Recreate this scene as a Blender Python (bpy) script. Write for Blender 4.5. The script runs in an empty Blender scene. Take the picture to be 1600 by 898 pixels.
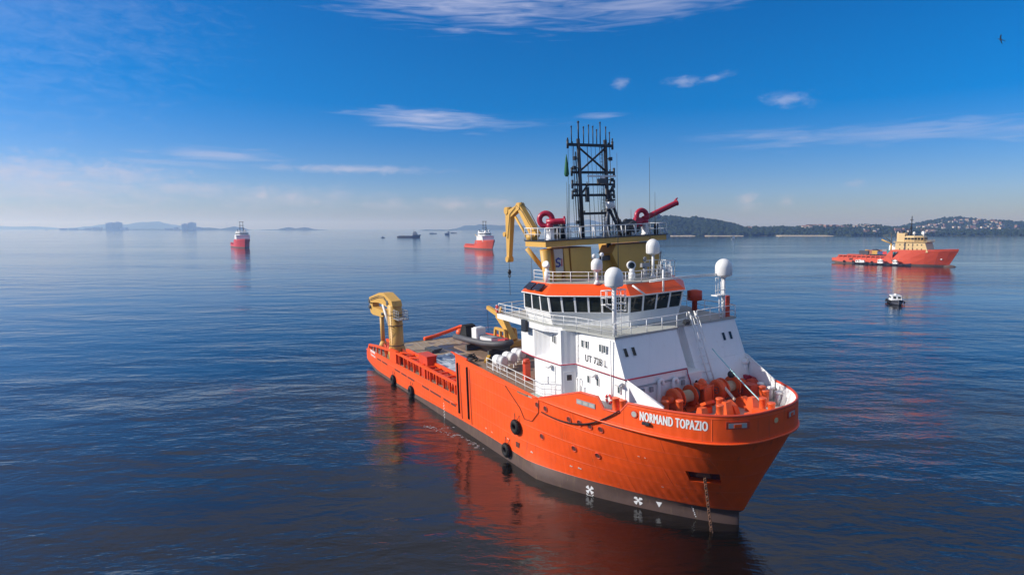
import bpy, math, random
import numpy as np
from mathutils import Matrix, Vector, Quaternion, noise as mnoise
R = math.radians
SC = bpy.context.scene
COL = SC.collection
rng = random.Random(7)

# ------------------------------------------------------------------ camera
cam = bpy.data.cameras.new('camera')
cam.lens = 21.447; cam.sensor_width = 36.0; cam.clip_start = 0.5; cam.clip_end = 60000
camo = bpy.data.objects.new('camera', cam); COL.objects.link(camo)
camo.location = (0, 0, 22.78); camo.rotation_euler = (R(90 - 5.572), 0, 0)
SC.camera = camo

# ------------------------------------------------------------------ light
SUN_AZ, SUN_EL = -92.0, 27.0          # azimuth clockwise from +Y (the way the camera looks)
sd = Vector((math.sin(R(SUN_AZ)) * math.cos(R(SUN_EL)), math.cos(R(SUN_AZ)) * math.cos(R(SUN_EL)), math.sin(R(SUN_EL))))
sun = bpy.data.lights.new('sun', 'SUN'); sun.energy = 5.0; sun.angle = R(0.5); sun.color = (1.0, 0.94, 0.86)
suno = bpy.data.objects.new('sun', sun); COL.objects.link(suno)
suno.rotation_euler = sd.to_track_quat('Z', 'Y').to_euler()
suno.location = (-60, 40, 90)

SC.view_settings.view_transform = 'Standard'
SC.view_settings.look = 'None'
SC.view_settings.exposure = 0.0
SC.view_settings.gamma = 1.0
SC.cycles.use_denoising = True
SC.cycles.max_bounces = 8
SC.cycles.volume_bounces = 1
SC.cycles.sample_clamp_indirect = 4.0
SC.cycles.caustics_reflective = False
SC.cycles.caustics_refractive = False

# ------------------------------------------------------------------ node helper
class NT:
    def __init__(s, tree):
        s.t = tree; s.n = tree.nodes; s.l = tree.links
    def new(s, typ, **kw):
        n = s.n.new(typ)
        for k, v in kw.items(): setattr(n, k, v)
        return n
    def put(s, sock, v):
        if isinstance(v, bpy.types.NodeSocket): s.l.new(v, sock)
        elif v is not None:
            if sock.type == 'RGBA' and len(v) == 3: v = (*v, 1)
            sock.default_value = v
    def math(s, op, a, b=None, c=None, clamp=False):
        n = s.new('ShaderNodeMath', operation=op, use_clamp=clamp)
        s.put(n.inputs[0], a)
        if b is not None: s.put(n.inputs[1], b)
        if c is not None: s.put(n.inputs[2], c)
        return n.outputs[0]
    def vmath(s, op, a, b):
        n = s.new('ShaderNodeVectorMath', operation=op); s.put(n.inputs[0], a); s.put(n.inputs[1], b); return n.outputs[0]
    def mix(s, f, a, b, mode='MIX'):
        n = s.new('ShaderNodeMix', data_type='RGBA', blend_type=mode)
        s.put(n.inputs[0], f); s.put(n.inputs[6], a); s.put(n.inputs[7], b); return n.outputs[2]
    def noise(s, vec, scale, detail=3, rough=.55, dist=0.0, out=0):
        n = s.new('ShaderNodeTexNoise'); s.put(n.inputs['Vector'], vec)
        n.inputs['Scale'].default_value = scale; n.inputs['Detail'].default_value = detail
        n.inputs['Roughness'].default_value = rough; n.inputs['Distortion'].default_value = dist
        return n.outputs[out]
    def mapping(s, vec, scale=(1, 1, 1), rot=(0, 0, 0), loc=(0, 0, 0)):
        n = s.new('ShaderNodeMapping'); s.put(n.inputs[0], vec)
        n.inputs['Scale'].default_value = scale; n.inputs['Rotation'].default_value = rot; n.inputs['Location'].default_value = loc
        return n.outputs[0]
    def ramp(s, f, a, b, va=0.0, vb=1.0):
        n = s.new('ShaderNodeMapRange', interpolation_type='SMOOTHSTEP'); s.put(n.inputs[0], f)
        n.inputs[1].default_value = a; n.inputs[2].default_value = b; n.inputs[3].default_value = va; n.inputs[4].default_value = vb
        return n.outputs[0]

# ------------------------------------------------------------------ sky
world = bpy.data.worlds.new('World'); SC.world = world; world.use_nodes = True
W = NT(world.node_tree)
bg = world.node_tree.nodes['Background']; bg.inputs[1].default_value = 0.115
sky = W.new('ShaderNodeTexSky', sky_type='NISHITA', sun_disc=False)
sky.sun_elevation = R(SUN_EL); sky.sun_rotation = R(SUN_AZ)
sky.air_density = 1.0; sky.dust_density = 0.35; sky.ozone_density = 4.0; sky.altitude = 20
tc = W.new('ShaderNodeTexCoord').outputs['Generated']
hs = W.new('ShaderNodeHueSaturation'); W.l.new(sky.outputs[0], hs.inputs['Color'])
hs.inputs['Saturation'].default_value = 1.6; hs.inputs['Value'].default_value = 1.0
sx = W.new('ShaderNodeSeparateXYZ'); W.l.new(tc, sx.inputs[0])
X, Y, Z = sx.outputs
az = W.math('MULTIPLY', W.math('ARCTAN2', X, Y), 180 / math.pi)
el = W.math('MULTIPLY', W.math('ARCSINE', Z), 180 / math.pi)
cv = W.new('ShaderNodeCombineXYZ'); W.put(cv.inputs[0], az); W.put(cv.inputs[1], W.math('MULTIPLY', el, 2.6))
pv = cv.outputs[0]
n_fine = W.noise(W.mapping(pv, (1, 1.0, 1)), .55, 7, .62, .6)
n_str = W.noise(W.mapping(pv, (.35, 1.4, 1), (0, 0, R(8))), .55, 5, .52, 1.0)
n_puff = W.noise(W.mapping(pv, (1, .8, 1)), .8, 6, .58, .4)
def cloud(azc, elc, ra, re, tilt=0, kind='str', gain=1.0, lo=.38, hi=.62):
    """one cloud at its place in the sky: an ellipse in azimuth and elevation broken up by noise"""
    dx = W.math('SUBTRACT', az, azc); dy = W.math('SUBTRACT', el, elc)
    c, s = math.cos(R(tilt)), math.sin(R(tilt))
    u = W.math('DIVIDE', W.math('ADD', W.math('MULTIPLY', dx, c), W.math('MULTIPLY', dy, s)), ra)
    v = W.math('DIVIDE', W.math('SUBTRACT', W.math('MULTIPLY', dy, c), W.math('MULTIPLY', dx, s)), re)
    d = W.math('SQRT', W.math('ADD', W.math('MULTIPLY', u, u), W.math('MULTIPLY', v, v)))
    m = W.math('SUBTRACT', 1.0, d)
    n = {'str': n_str, 'puff': n_puff, 'fine': n_fine}[kind]
    f = W.math('ADD', W.math('MULTIPLY', m, .50), W.math('MULTIPLY', W.math('SUBTRACT', n, .5), 1.15))
    return W.math('MULTIPLY', W.ramp(f, -.10, .70), gain)
CL = [ # azimuth, elevation, half width, half height, tilt, kind, gain
    (-4.0, 19.7, 13.5, 2.6, -2, 'str', .62), (11, 18.9, 12, 1.5, 3, 'str', .42), (22, 20.0, 12, .5, 7, 'str', .38),
    (-8.0, 9.75, 6.5, 1.0, -3, 'str', .72), (-3, 9.4, 7, .5, 0, 'str', .3),
    (9.9, 12.7, .9, .5, 0, 'puff', .34), (15.2, 12.6, 1.7, .5, 0, 'puff', .42), (18, 12.8, 1.8, .35, 10, 'puff', .34),
    (23.9, 10.6, 2.2, .7, -5, 'puff', .38), (8.2, 10.0, 2.2, .35, 0, 'str', .3),
    (-25.6, 6.0, 5.5, .6, 0, 'str', .45), (-14.5, 5.2, 9, .42, 0, 'fine', .60), (-29, 5.2, 7, .35, 0, 'str', .3),
    (-39, 4.1, 9, 1.6, 0, 'puff', .62), (-33, 4.2, 6, 1.1, 0, 'puff', .55), (-27, 3.2, 5, .9, 0, 'fine', .5), (-44, 3.6, 6, 1.4, 0, 'puff', .6), (-36, 3.3, 2.0, .6, 0, 'fine', .7), (-38, 3.0, 14, 1.9, 0, 'fine', .5), (-20, 2.6, 10, 1.2, 0, 'fine', .35),
    (-22, 2.9, 1.5, .9, 20, 'puff', .62), (-19.6, 2.6, 1.0, .8, 25, 'puff', .55), (-17.6, 2.3, .8, .5, 0, 'puff', .4),
    (-11, 2.1, 3.2, .7, 0, 'puff', .38), (-5.5, 2.2, 3.4, .8, 0, 'puff', .5), (-1.5, 2.3, 2.0, .7, 0, 'puff', .42),
    (20.9, 2.3, 1.0, 1.0, 30, 'puff', .55), (24, 2.2, .7, .6, 0, 'puff', .35), (29, 3.6, 1.0, .4, 0, 'puff', .25),
    (31, 7.4, 11, .9, 1, 'str', .36), (22, 7.8, 6, .6, 0, 'str', .26), (41, 7.0, 7, 1.0, 0, 'str', .25),
    (-41, 16, 16, 9, 0, 'fine', .15), (70, 14, 16, 2.4, 0, 'str', .45), (-75, 16, 15, 2.4, 4, 'str', .45), (110, 8, 14, 1.4, 0, 'str', .4), (-120, 9, 14, 1.5, 0, 'str', .4),
    (160, 17, 16, 2.4, 0, 'str', .45), (-165, 5, 14, 1.2, 0, 'puff', .45), (60, 3, 9, 1.0, 0, 'puff', .4), (95, 3, 10, 1.0, 0, 'puff', .4),
]
acc = 0.0
for c_ in CL:
    m = cloud(*c_[:5], kind=c_[5], gain=c_[6])
    acc = m if acc == 0.0 else W.math('MAXIMUM', acc, m)
ccol = W.mix(W.ramp(el, 1.0, 10.0), (5.6, 5.2, 5.9), (5.4, 5.6, 7.4))
tint = W.mix(1.0, hs.outputs[0], W.mix(W.ramp(el, .0, 16.0), (.64, .67, 1.06), (.90, .83, 1.04)), 'MULTIPLY')
# high cirrus carried on overhead, an unseen veil thickened to grey the fill light
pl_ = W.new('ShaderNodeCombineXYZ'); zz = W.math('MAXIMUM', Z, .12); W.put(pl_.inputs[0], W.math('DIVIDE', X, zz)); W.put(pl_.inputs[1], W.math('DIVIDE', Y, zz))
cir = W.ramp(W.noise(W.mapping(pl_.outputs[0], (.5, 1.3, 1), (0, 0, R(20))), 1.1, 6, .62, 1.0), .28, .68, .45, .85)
acc = W.math('MAXIMUM', acc, 0.0)
skyc = W.mix(acc, tint, ccol)
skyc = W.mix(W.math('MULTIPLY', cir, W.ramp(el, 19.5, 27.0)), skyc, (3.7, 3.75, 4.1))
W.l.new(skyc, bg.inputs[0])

# ------------------------------------------------------------------ materials
MATS = {}
def mat(name): return MATS[name]
def paint(name, rgb, rough=.45, var=.12, dirt=(.25, .16, .10), dirt_amt=.25, streak=True, metal=0.0, bump=.0, coat=0.0, scale=1.0, spec=.5):
    m = bpy.data.materials.new(name); m.use_nodes = True; MATS[name] = m
    N = NT(m.node_tree); b = m.node_tree.nodes['Principled BSDF']
    tco = N.new('ShaderNodeTexCoord').outputs['Object']
    n1 = N.noise(tco, .9 * scale, 4, .6)
    v = N.math('ADD', N.math('MULTIPLY', n1, 2 * var), 1 - var)
    base = N.mix(1.0, (*rgb, 1), N.new('ShaderNodeCombineColor').outputs[0], 'MULTIPLY')
    cc = N.new('ShaderNodeCombineXYZ')
    for i in range(3): N.put(cc.inputs[i], v)
    base = N.mix(1.0, (*rgb, 1), cc.outputs[0], 'MULTIPLY')
    if dirt_amt > 0:
        sv = N.mapping(tco, (2.2 * scale, 2.2 * scale, .22 * scale) if streak else (scale,) * 3)
        n2 = N.noise(sv, 1.6, 6, .62)
        n3 = N.noise(tco, .35 * scale, 3, .5)
        f = N.math('MULTIPLY', N.ramp(n2, .52, .78), N.ramp(n3, .38, .66))
        base = N.mix(N.math('MULTIPLY', f, dirt_amt), base, dirt)
    N.put(b.inputs['Base Color'], base)
    N.put(b.inputs['Roughness'], N.math('ADD', N.math('MULTIPLY', n1, .2), rough - .1, clamp=True))
    b.inputs['Metallic'].default_value = metal
    b.inputs['Specular IOR Level'].default_value = spec
    if bump > 0:
        bn = N.new('ShaderNodeBump'); bn.inputs['Strength'].default_value = 1.0; bn.inputs['Distance'].default_value = bump
        N.put(bn.inputs['Height'], N.noise(tco, 1.1 * scale, 3, .5)); N.put(b.inputs['Normal'], bn.outputs[0])
    return m
def hull_paint(name, rgb):
    """ship's side: shell plates with weld lines, rub marks and rust weeps"""
    m = bpy.data.materials.new(name); m.use_nodes = True; MATS[name] = m
    N = NT(m.node_tree); b = m.node_tree.nodes['Principled BSDF']
    tco = N.new('ShaderNodeTexCoord').outputs['Object']
    s = N.new('ShaderNodeSeparateXYZ'); N.l.new(tco, s.inputs[0])
    n1 = N.noise(tco, .5, 5, .6)
    base = N.mix(N.ramp(n1, .3, .7), tuple(c * .92 for c in rgb), tuple(min(1, c * 1.06) for c in rgb))
    # faint plate to plate differences
    zc = N.math('FLOOR', N.math('DIVIDE', s.outputs[2], 1.62)); xc = N.math('FLOOR', N.math('DIVIDE', N.math('ADD', s.outputs[0], N.math('MULTIPLY', zc, 2.7)), 6.1))
    wn = N.new('ShaderNodeTexWhiteNoise', noise_dimensions='2D'); cv = N.new('ShaderNodeCombineXYZ'); N.put(cv.inputs[0], xc); N.put(cv.inputs[1], zc); N.l.new(cv.outputs[0], wn.inputs[0])
    base = N.mix(N.math('MULTIPLY', wn.outputs[0], .13), base, tuple(c * .62 for c in rgb))
    # weld seams
    fz = N.math('ABSOLUTE', N.math('SUBTRACT', N.math('FRACT', N.math('DIVIDE', s.outputs[2], 1.62)), .5))
    fx = N.math('ABSOLUTE', N.math('SUBTRACT', N.math('FRACT', N.math('DIVIDE', N.math('ADD', s.outputs[0], N.math('MULTIPLY', zc, 2.7)), 6.1)), .5))
    seam = N.math('MAXIMUM', N.ramp(fz, .478, .497), N.math('MULTIPLY', N.ramp(fx, .492, .499), .8))
    # rust weeps and scuffs
    n2 = N.noise(N.mapping(tco, (1.8, 1.8, .16)), 1.5, 6, .65)
    n3 = N.noise(tco, .22, 3, .5)
    base = N.mix(N.math('MULTIPLY', N.math('MULTIPLY', N.ramp(n2, .55, .8), N.ramp(n3, .40, .60)), .6), base, (.20, .055, .03))
    n4 = N.noise(N.mapping(tco, (1.0, 1.0, 2.2)), 2.4, 7, .72)
    low = N.ramp(s.outputs[2], 4.4, 1.6)
    base = N.mix(N.math('MULTIPLY', N.math('MULTIPLY', N.ramp(n4, .60, .74), low), .55), base, (.62, .36, .30))
    base = N.mix(N.math('MULTIPLY', seam, .32), base, tuple(min(1, c * 1.2 + .05) for c in rgb))
    N.put(b.inputs['Base Color'], base)
    N.put(b.inputs['Roughness'], N.math('ADD', N.math('MULTIPLY', n1, .25), .40))
    bn = N.new('ShaderNodeBump'); bn.inputs['Strength'].default_value = .7; bn.inputs['Distance'].default_value = .07
    N.put(bn.inputs['Height'], N.math('ADD', N.math('MULTIPLY', seam, .5), N.math('ADD', N.noise(tco, .8, 2, .5), N.math('MULTIPLY', N.ramp(N.math('ABSOLUTE', N.math('SUBTRACT', N.math('FRACT', N.math('DIVIDE', s.outputs[0], .65)), .5)), .0, .5), .22))))
    N.put(b.inputs['Normal'], bn.outputs[0])
    return m
ORANGE = (.93, .096, .008)
hull_paint('orange_hull', ORANGE)
paint('orange', ORANGE, .45, .10, (.22, .06, .03), .5)
paint('orange_red', (.62, .06, .02), .5, .15, (.16, .06, .04), .5)
paint('winch_orange', (.80, .11, .022), .42, .2, (.12, .06, .045), .8, streak=False, scale=2.5)
paint('boot_top', (.100, .062, .052), .65, .45, (.24, .17, .09), .85, streak=True)
def house_paint(name, rgb):
    """painted steel house: faint buckling between stiffeners, weld lines, rust weeps below the fittings"""
    m = paint(name, rgb, .40, .035, (.50, .40, .30), 0)
    N = NT(m.node_tree); b = m.node_tree.nodes['Principled BSDF']
    tco = N.new('ShaderNodeTexCoord').outputs['Object']; s = N.new('ShaderNodeSeparateXYZ'); N.l.new(tco, s.inputs[0])
    h_ = N.math('ADD', s.outputs[0], s.outputs[1])
    rib = N.math('ABSOLUTE', N.math('SUBTRACT', N.math('FRACT', N.math('DIVIDE', h_, .72)), .5))
    fz = N.math('ABSOLUTE', N.math('SUBTRACT', N.math('FRACT', N.math('DIVIDE', N.math('ADD', s.outputs[2], .35), 2.95)), .5)); fx = N.math('ABSOLUTE', N.math('SUBTRACT', N.math('FRACT', N.math('DIVIDE', h_, 2.9)), .5))
    seam = N.math('MAXIMUM', N.ramp(fz, .488, .498), N.ramp(fx, .490, .498))
    old = b.inputs['Base Color'].links[0].from_socket
    n2 = N.noise(N.mapping(tco, (2.4, 2.4, .2)), 1.8, 6, .65); n3 = N.noise(tco, .55, 3, .5)
    col = N.mix(N.math('MULTIPLY', N.math('MULTIPLY', N.ramp(n2, .54, .78), N.ramp(n3, .42, .64)), .34), old, (.46, .30, .18))
    col = N.mix(N.math('MULTIPLY', seam, .14), col, (.5, .5, .5)); N.put(b.inputs['Base Color'], col)
    bn = N.new('ShaderNodeBump'); bn.inputs['Strength'].default_value = .8; bn.inputs['Distance'].default_value = .03
    N.put(bn.inputs['Height'], N.math('ADD', N.math('MULTIPLY', N.ramp(rib, .0, .5), .35), N.math('ADD', N.math('MULTIPLY', seam, .5), N.noise(tco, .7, 2, .5)))); N.put(b.inputs['Normal'], bn.outputs[0])
house_paint('white', (.87, .87, .86))
paint('white_smooth', (.82, .82, .81), .35, .02, (.6, .5, .4), .10)
paint('grey_deck', (.42, .43, .40), .75, .12, (.25, .17, .12), .5, streak=False)
paint('green_deck', (.36, .42, .37), .75, .10, (.30, .22, .16), .4, streak=False)
paint('brown_deck', (.24, .16, .11), .8, .3, (.10, .07, .05), .7, streak=False, scale=1.5)
paint('yellow', (.66, .385, .085), .5, .10, (.25, .12, .05), .45)
paint('bright_yellow', (.72, .42, .06), .45, .1, (.25, .12, .05), .3)
paint('crimson', (.42, .012, .045), .35, .08, (.2, .02, .03), .3)
paint('black_steel', (.018, .022, .03), .45, .2, (.06, .05, .04), .3)
paint('dark_grey', (.07, .075, .08), .5, .2, (.1, .08, .06), .3)
paint('mid_grey', (.28, .29, .31), .5, .12, (.2, .15, .1), .3)
paint('rubber', (.012, .012, .013), .7, .3, (.05, .045, .04), .5, streak=False, spec=.3)
paint('rope_beige', (.50, .42, .28), .85, .2, (.2, .15, .1), .4, streak=False, scale=6)
paint('rope_white', (.72, .66, .56), .85, .15, (.4, .3, .2), .3, streak=False, scale=6)
paint('rope_cyan', (.42, .70, .72), .8, .1, (.3, .4, .4), .2, streak=False)
paint('chain', (.17, .085, .05), .7, .4, (.05, .03, .02), .6, streak=False, scale=4)
paint('letter_white', (.84, .84, .83), .5, .03, (.6, .3, .2), .15)
paint('letter_black', (.03, .03, .035), .5, .05, (.1, .1, .1), .1)
paint('blue_mark', (.03, .05, .28), .5, .05, (.1, .1, .2), .1)
paint('red_mark', (.55, .03, .03), .5, .05, (.2, .1, .1), .1)
paint('hypalon', (.075, .075, .085), .6, .15, (.2, .2, .2), .3, streak=False)
paint('magenta', (.42, .03, .10), .5, .1, (.2, .05, .08), .3)
paint('flag_green', (.01, .12, .05), .7, .1, (.02, .06, .03), .2)
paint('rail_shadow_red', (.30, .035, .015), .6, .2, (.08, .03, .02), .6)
paint('pocket_dark', (.10, .03, .022), .7, .3, (.03, .02, .02), .5)
paint('cream', (.70, .50, .24), .5, .06, (.35, .2, .1), .25)
paint('far_orange', (.66, .085, .035), .5, .08, (.3, .1, .06), .4)
paint('far_red', (.62, .035, .04), .5, .10, (.22, .05, .05), .4)
paint('far_dark', (.05, .055, .075), .6, .2, (.1, .06, .05), .3)
paint('teal', (.03, .28, .34), .5, .1, (.2, .12, .1), .3)
paint('box_blue', (.04, .07, .22), .5, .1, (.2, .12, .1), .3)
paint('box_rust', (.36, .13, .06), .6, .15, (.2, .08, .05), .3)
paint('concrete', (.36, .35, .34), .8, .15, (.2, .18, .16), .4, scale=.05)
paint('plaster', (.58, .53, .47), .8, .15, (.3, .25, .2), .3, scale=.3)
paint('terracotta', (.24, .13, .10), .8, .2, (.2, .1, .08), .3, scale=.3)
paint('bird_dark', (.012, .012, .016), .7, .2, (.02, .02, .02), .2, streak=False)
def glassy(name, rgb, rough=.06):
    m = bpy.data.materials.new(name); m.use_nodes = True; MATS[name] = m
    N = NT(m.node_tree); b = m.node_tree.nodes['Principled BSDF']
    tco = N.new('ShaderNodeTexCoord').outputs['Object']
    n = N.noise(tco, .8, 3, .5)
    N.put(b.inputs['Base Color'], N.mix(N.ramp(n, .3, .7), tuple(c * .6 for c in rgb), tuple(c * 1.5 for c in rgb)))
    b.inputs['Roughness'].default_value = rough; b.inputs['IOR'].default_value = 1.5
    return m
glassy('pane', (.022, .027, .022)); glassy('pane_grey', (.08, .10, .10), .12); glassy('solar', (.012, .014, .03), .15)

# cargo deck: wooden sheathing in narrow boards, wet and worn
m = bpy.data.materials.new('cargo_deck'); m.use_nodes = True; MATS['cargo_deck'] = m
N = NT(m.node_tree); b = m.node_tree.nodes['Principled BSDF']
tco = N.new('ShaderNodeTexCoord').outputs['Object']; s = N.new('ShaderNodeSeparateXYZ'); N.l.new(tco, s.inputs[0])
bd = N.math('FLOOR', N.math('DIVIDE', s.outputs[1], .24)); wn = N.new('ShaderNodeTexWhiteNoise', noise_dimensions='1D'); N.put(wn.inputs['W'], bd)
nn = N.noise(tco, .35, 5, .65); n5 = N.noise(N.mapping(tco, (.4, 2.5, 1)), 1.2, 5, .6)
base = N.mix(wn.outputs[0], (.24, .17, .11), (.38, .28, .18))
base = N.mix(N.ramp(n5, .4, .7), base, (.36, .32, .27))
wet = N.ramp(nn, .50, .60)
base = N.mix(N.math('MULTIPLY', wet, .7), base, (.10, .09, .08))
gap = N.ramp(N.math('ABSOLUTE', N.math('SUBTRACT', N.math('FRACT', N.math('DIVIDE', s.outputs[1], .24)), .5)), .44, .48)
base = N.mix(N.math('MULTIPLY', gap, .7), base, (.05, .04, .03))
N.put(b.inputs['Base Color'], base); N.put(b.inputs['Roughness'], N.math('SUBTRACT', .85, N.math('MULTIPLY', wet, .55)))

# tarpaulin, its pale patches painting the wet deck's reflections
m = bpy.data.materials.new('tarp'); m.use_nodes = True; MATS['tarp'] = m
N = NT(m.node_tree); b = m.node_tree.nodes['Principled BSDF']
tco = N.new('ShaderNodeTexCoord').outputs['Object']
n1 = N.noise(N.mapping(tco, (.5, 1.2, 1)), .9, 5, .6, .8)
base = N.mix(N.ramp(n1, .42, .52), (.05, .09, .17), (.42, .47, .52)); base = N.mix(N.ramp(N.noise(tco, .5, 4, .6), .5, .62), base, (.62, .66, .70))
N.put(b.inputs['Base Color'], base); b.inputs['Roughness'].default_value = .35

# water
m = bpy.data.materials.new('sea_water'); m.use_nodes = True; MATS['sea_water'] = m
N = NT(m.node_tree); b = m.node_tree.nodes['Principled BSDF']
tco = N.new('ShaderNodeTexCoord').outputs['Object']
calm = N.noise(N.mapping(tco, (.0022, .011, 1), (0, 0, R(4))), 1.0, 3, .5)
calm2 = N.noise(N.mapping(tco, (.012, .045, 1), (0, 0, R(-6))), 1.0, 3, .55)
rough_f = N.math('ADD', N.ramp(calm, .36, .64, .25, 1.1), N.ramp(calm2, .35, .65, -.12, .35))
w1 = N.noise(N.mapping(tco, (.045, .10, 1), (0, 0, R(-16))), 1.0, 2, .45)          # swell
w2 = N.noise(N.mapping(tco, (.22, .46, 1), (0, 0, R(-10))), 1.0, 3, .5, .4)         # waves
geo = N.new('ShaderNodeVectorMath', operation='LENGTH'); N.l.new(tco, geo.inputs[0]); calmd = N.ramp(geo.outputs['Value'], 45, 165, 1.0, .24)
lee = N.new('ShaderNodeVectorMath', operation='DISTANCE'); N.l.new(tco, lee.inputs[0]); lee.inputs[1].default_value = (4.0, 62.0, 0.0); leef = N.ramp(lee.outputs['Value'], 8, 30, .5, 1.0)   # slick in the lee of the ship
w3 = N.noise(N.mapping(tco, (.9, 1.9, 1), (0, 0, R(-22))), 1.0, 4, .55, .3)         # ripples
w4 = N.noise(N.mapping(tco, (2.3, 5.2, 1), (0, 0, R(-14))), 1.0, 3, .6, .2)                # fine wavelets
h = N.math('ADD', N.math('ADD', N.math('MULTIPLY', w1, 1.5), N.math('MULTIPLY', w4, .025)), N.math('ADD', N.math('MULTIPLY', w2, .44), N.math('MULTIPLY', w3, .105)))
bn = N.new('ShaderNodeBump'); bn.inputs['Distance'].default_value = 1.35
N.put(bn.inputs['Strength'], N.math('MULTIPLY', N.math('MULTIPLY', N.math('MULTIPLY', rough_f, .82), leef), calmd, clamp=True)); N.put(bn.inputs['Height'], h)
N.put(b.inputs['Normal'], bn.outputs[0])
b.inputs['Base Color'].default_value = (.006, .0056, .005, 1); b.inputs['Roughness'].default_value = .06
b.inputs['IOR'].default_value = 1.62; b.inputs['Specular IOR Level'].default_value = .5

# ------------------------------------------------------------------ mesh helper
class MB:
    def __init__(s): s.v = []; s.f = []; s.sm = []
    def add(s, vs, fs, smooth=False):
        o = len(s.v); s.v.extend([tuple(v) for v in vs]); s.f.extend([tuple(i + o for i in f) for f in fs]); s.sm.extend([smooth] * len(fs)); return s
    def hexa(s, b, t):
        return s.add(list(b) + list(t), [(3, 2, 1, 0), (4, 5, 6, 7), (0, 1, 5, 4), (1, 2, 6, 5), (2, 3, 7, 6), (3, 0, 4, 7)])
    def box(s, x0, x1, y0, y1, z0, z1):
        return s.hexa([(x0, y0, z0), (x1, y0, z0), (x1, y1, z0), (x0, y1, z0)], [(x0, y0, z1), (x1, y0, z1), (x1, y1, z1), (x0, y1, z1)])
    def cbox(s, c, d, M=None):
        x, y, z = [a / 2 for a in d]; c = Vector(c)
        vs = [Vector(p) for p in ((-x, -y, -z), (x, -y, -z), (x, y, -z), (-x, y, -z), (-x, -y, z), (x, -y, z), (x, y, z), (-x, y, z))]
        if M is not None: vs = [M @ v for v in vs]
        vs = [v + c for v in vs]; return s.hexa(vs[:4], vs[4:])
    def frust(s, b, t):   # b,t = (x0,x1,y0,y1,z)
        q = lambda r: [(r[0], r[2], r[4]), (r[1], r[2], r[4]), (r[1], r[3], r[4]), (r[0], r[3], r[4])]
        return s.hexa(q(b), q(t))
    def prism(s, poly, vec):
        n = len(poly); poly = [Vector(p) for p in poly]; vec = Vector(vec)
        nrm = Vector((0, 0, 0))
        for i in range(n): nrm += (poly[i] - poly[0]).cross(poly[(i + 1) % n] - poly[0])
        if nrm.dot(vec) < 0: poly = poly[::-1]
        vs = poly + [p + vec for p in poly]
        return s.add(vs, [tuple(range(n - 1, -1, -1)), tuple(range(n, 2 * n))] + [(i, (i + 1) % n, n + (i + 1) % n, n + i) for i in range(n)])
    def loft(s, rings, cap=True, smooth=False, closed=True):
        n = len(rings[0]); vs = [p for r in rings for p in r]; fs = []
        for k in range(len(rings) - 1):
            for i in range(n if closed else n - 1):
                j = (i + 1) % n; fs.append((k * n + i, k * n + j, (k + 1) * n + j, (k + 1) * n + i))
        s.add(vs, fs, smooth)
        if cap:
            o = len(s.v) - len(vs)
            s.f += [tuple(o + i for i in range(n - 1, -1, -1)), tuple(o + (len(rings) - 1) * n + i for i in range(n))]; s.sm += [False, False]
        return s
    def tube(s, pts, r, n=6, r1=None, cap=True):
        pts = [Vector(p) for p in pts]; m = len(pts); rings = []
        t = (pts[1] - pts[0]).normalized(); a = t.orthogonal().normalized()
        for k, p in enumerate(pts):
            d = (pts[min(k + 1, m - 1)] - pts[max(k - 1, 0)]).normalized()
            a = (a - d * a.dot(d)); a = a.normalized() if a.length > 1e-6 else d.orthogonal().normalized()
            bb = d.cross(a); rr = r if r1 is None else r + (r1 - r) * k / (m - 1)
            rings.append([p + (a * math.cos(2 * math.pi * i / n) + bb * math.sin(2 * math.pi * i / n)) * rr for i in range(n)])
        return s.loft(rings, cap, n > 4)
    def seg(s, a, b, r, n=6, r1=None): return s.tube([a, b], r, n, r1)
    def lathe(s, c, prof, axis=(0, 0, 1), n=20):
        ax = Vector(axis).normalized(); a = ax.orthogonal().normalized(); bb = ax.cross(a); c = Vector(c)
        rings = [[c + ax * h + (a * math.cos(2 * math.pi * i / n) + bb * math.sin(2 * math.pi * i / n)) * max(r, 1e-4) for i in range(n)] for r, h in prof]
        return s.loft(rings, True, True)
    def torus(s, c, ax, Rr, r, n=20, k=8, a0=0, a1=360, start=None):
        ax = Vector(ax).normalized(); a = Vector(start).normalized() if start else ax.orthogonal().normalized(); bb = ax.cross(a); c = Vector(c)
        full = abs(a1 - a0) >= 360; m = n if full else n + 1; rings = []
        for j in range(m):
            t = R(a0 + (a1 - a0) * j / n); d = a * math.cos(t) + bb * math.sin(t)
            rings.append([c + d * (Rr + r * math.cos(2 * math.pi * i / k)) + ax * (r * math.sin(2 * math.pi * i / k)) for i in range(k)])
        if full: rings.append(rings[0])
        return s.loft(rings, not full, True)
    def ball(s, c, r, n=12, m=8, sc=(1, 1, 1)):
        prof = [(math.sin(math.pi * j / m), -math.cos(math.pi * j / m)) for j in range(m + 1)]
        rings = [[(c[0] + sc[0] * r * q * math.cos(2 * math.pi * i / n), c[1] + sc[1] * r * q * math.sin(2 * math.pi * i / n), c[2] + sc[2] * r * hh) for i in range(n)] for q, hh in prof]
        return s.loft(rings, True, True)
    def disc(s, c, nrm, r, n=16, th=.03):
        nrm = Vector(nrm).normalized(); return s.tube([Vector(c), Vector(c) + nrm * th], r, n)
    def build(s, name, material, parent=None, kind=None, **props):
        me = bpy.data.meshes.new(name); me.from_pydata(s.v, [], s.f); me.validate()
        if len(me.polygons) == len(s.sm): me.polygons.foreach_set('use_smooth', s.sm)
        me.materials.append(MATS[material] if isinstance(material, str) else material)
        o = bpy.data.objects.new(name, me); COL.objects.link(o)
        if parent is not None: o.parent = parent
        if kind: o['kind'] = kind
        for k, v in props.items(): o[k] = v
        return o
def tag(o, label, cat, group=None):
    o['label'] = label; o['category'] = cat
    if group: o['group'] = group
    return o
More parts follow.
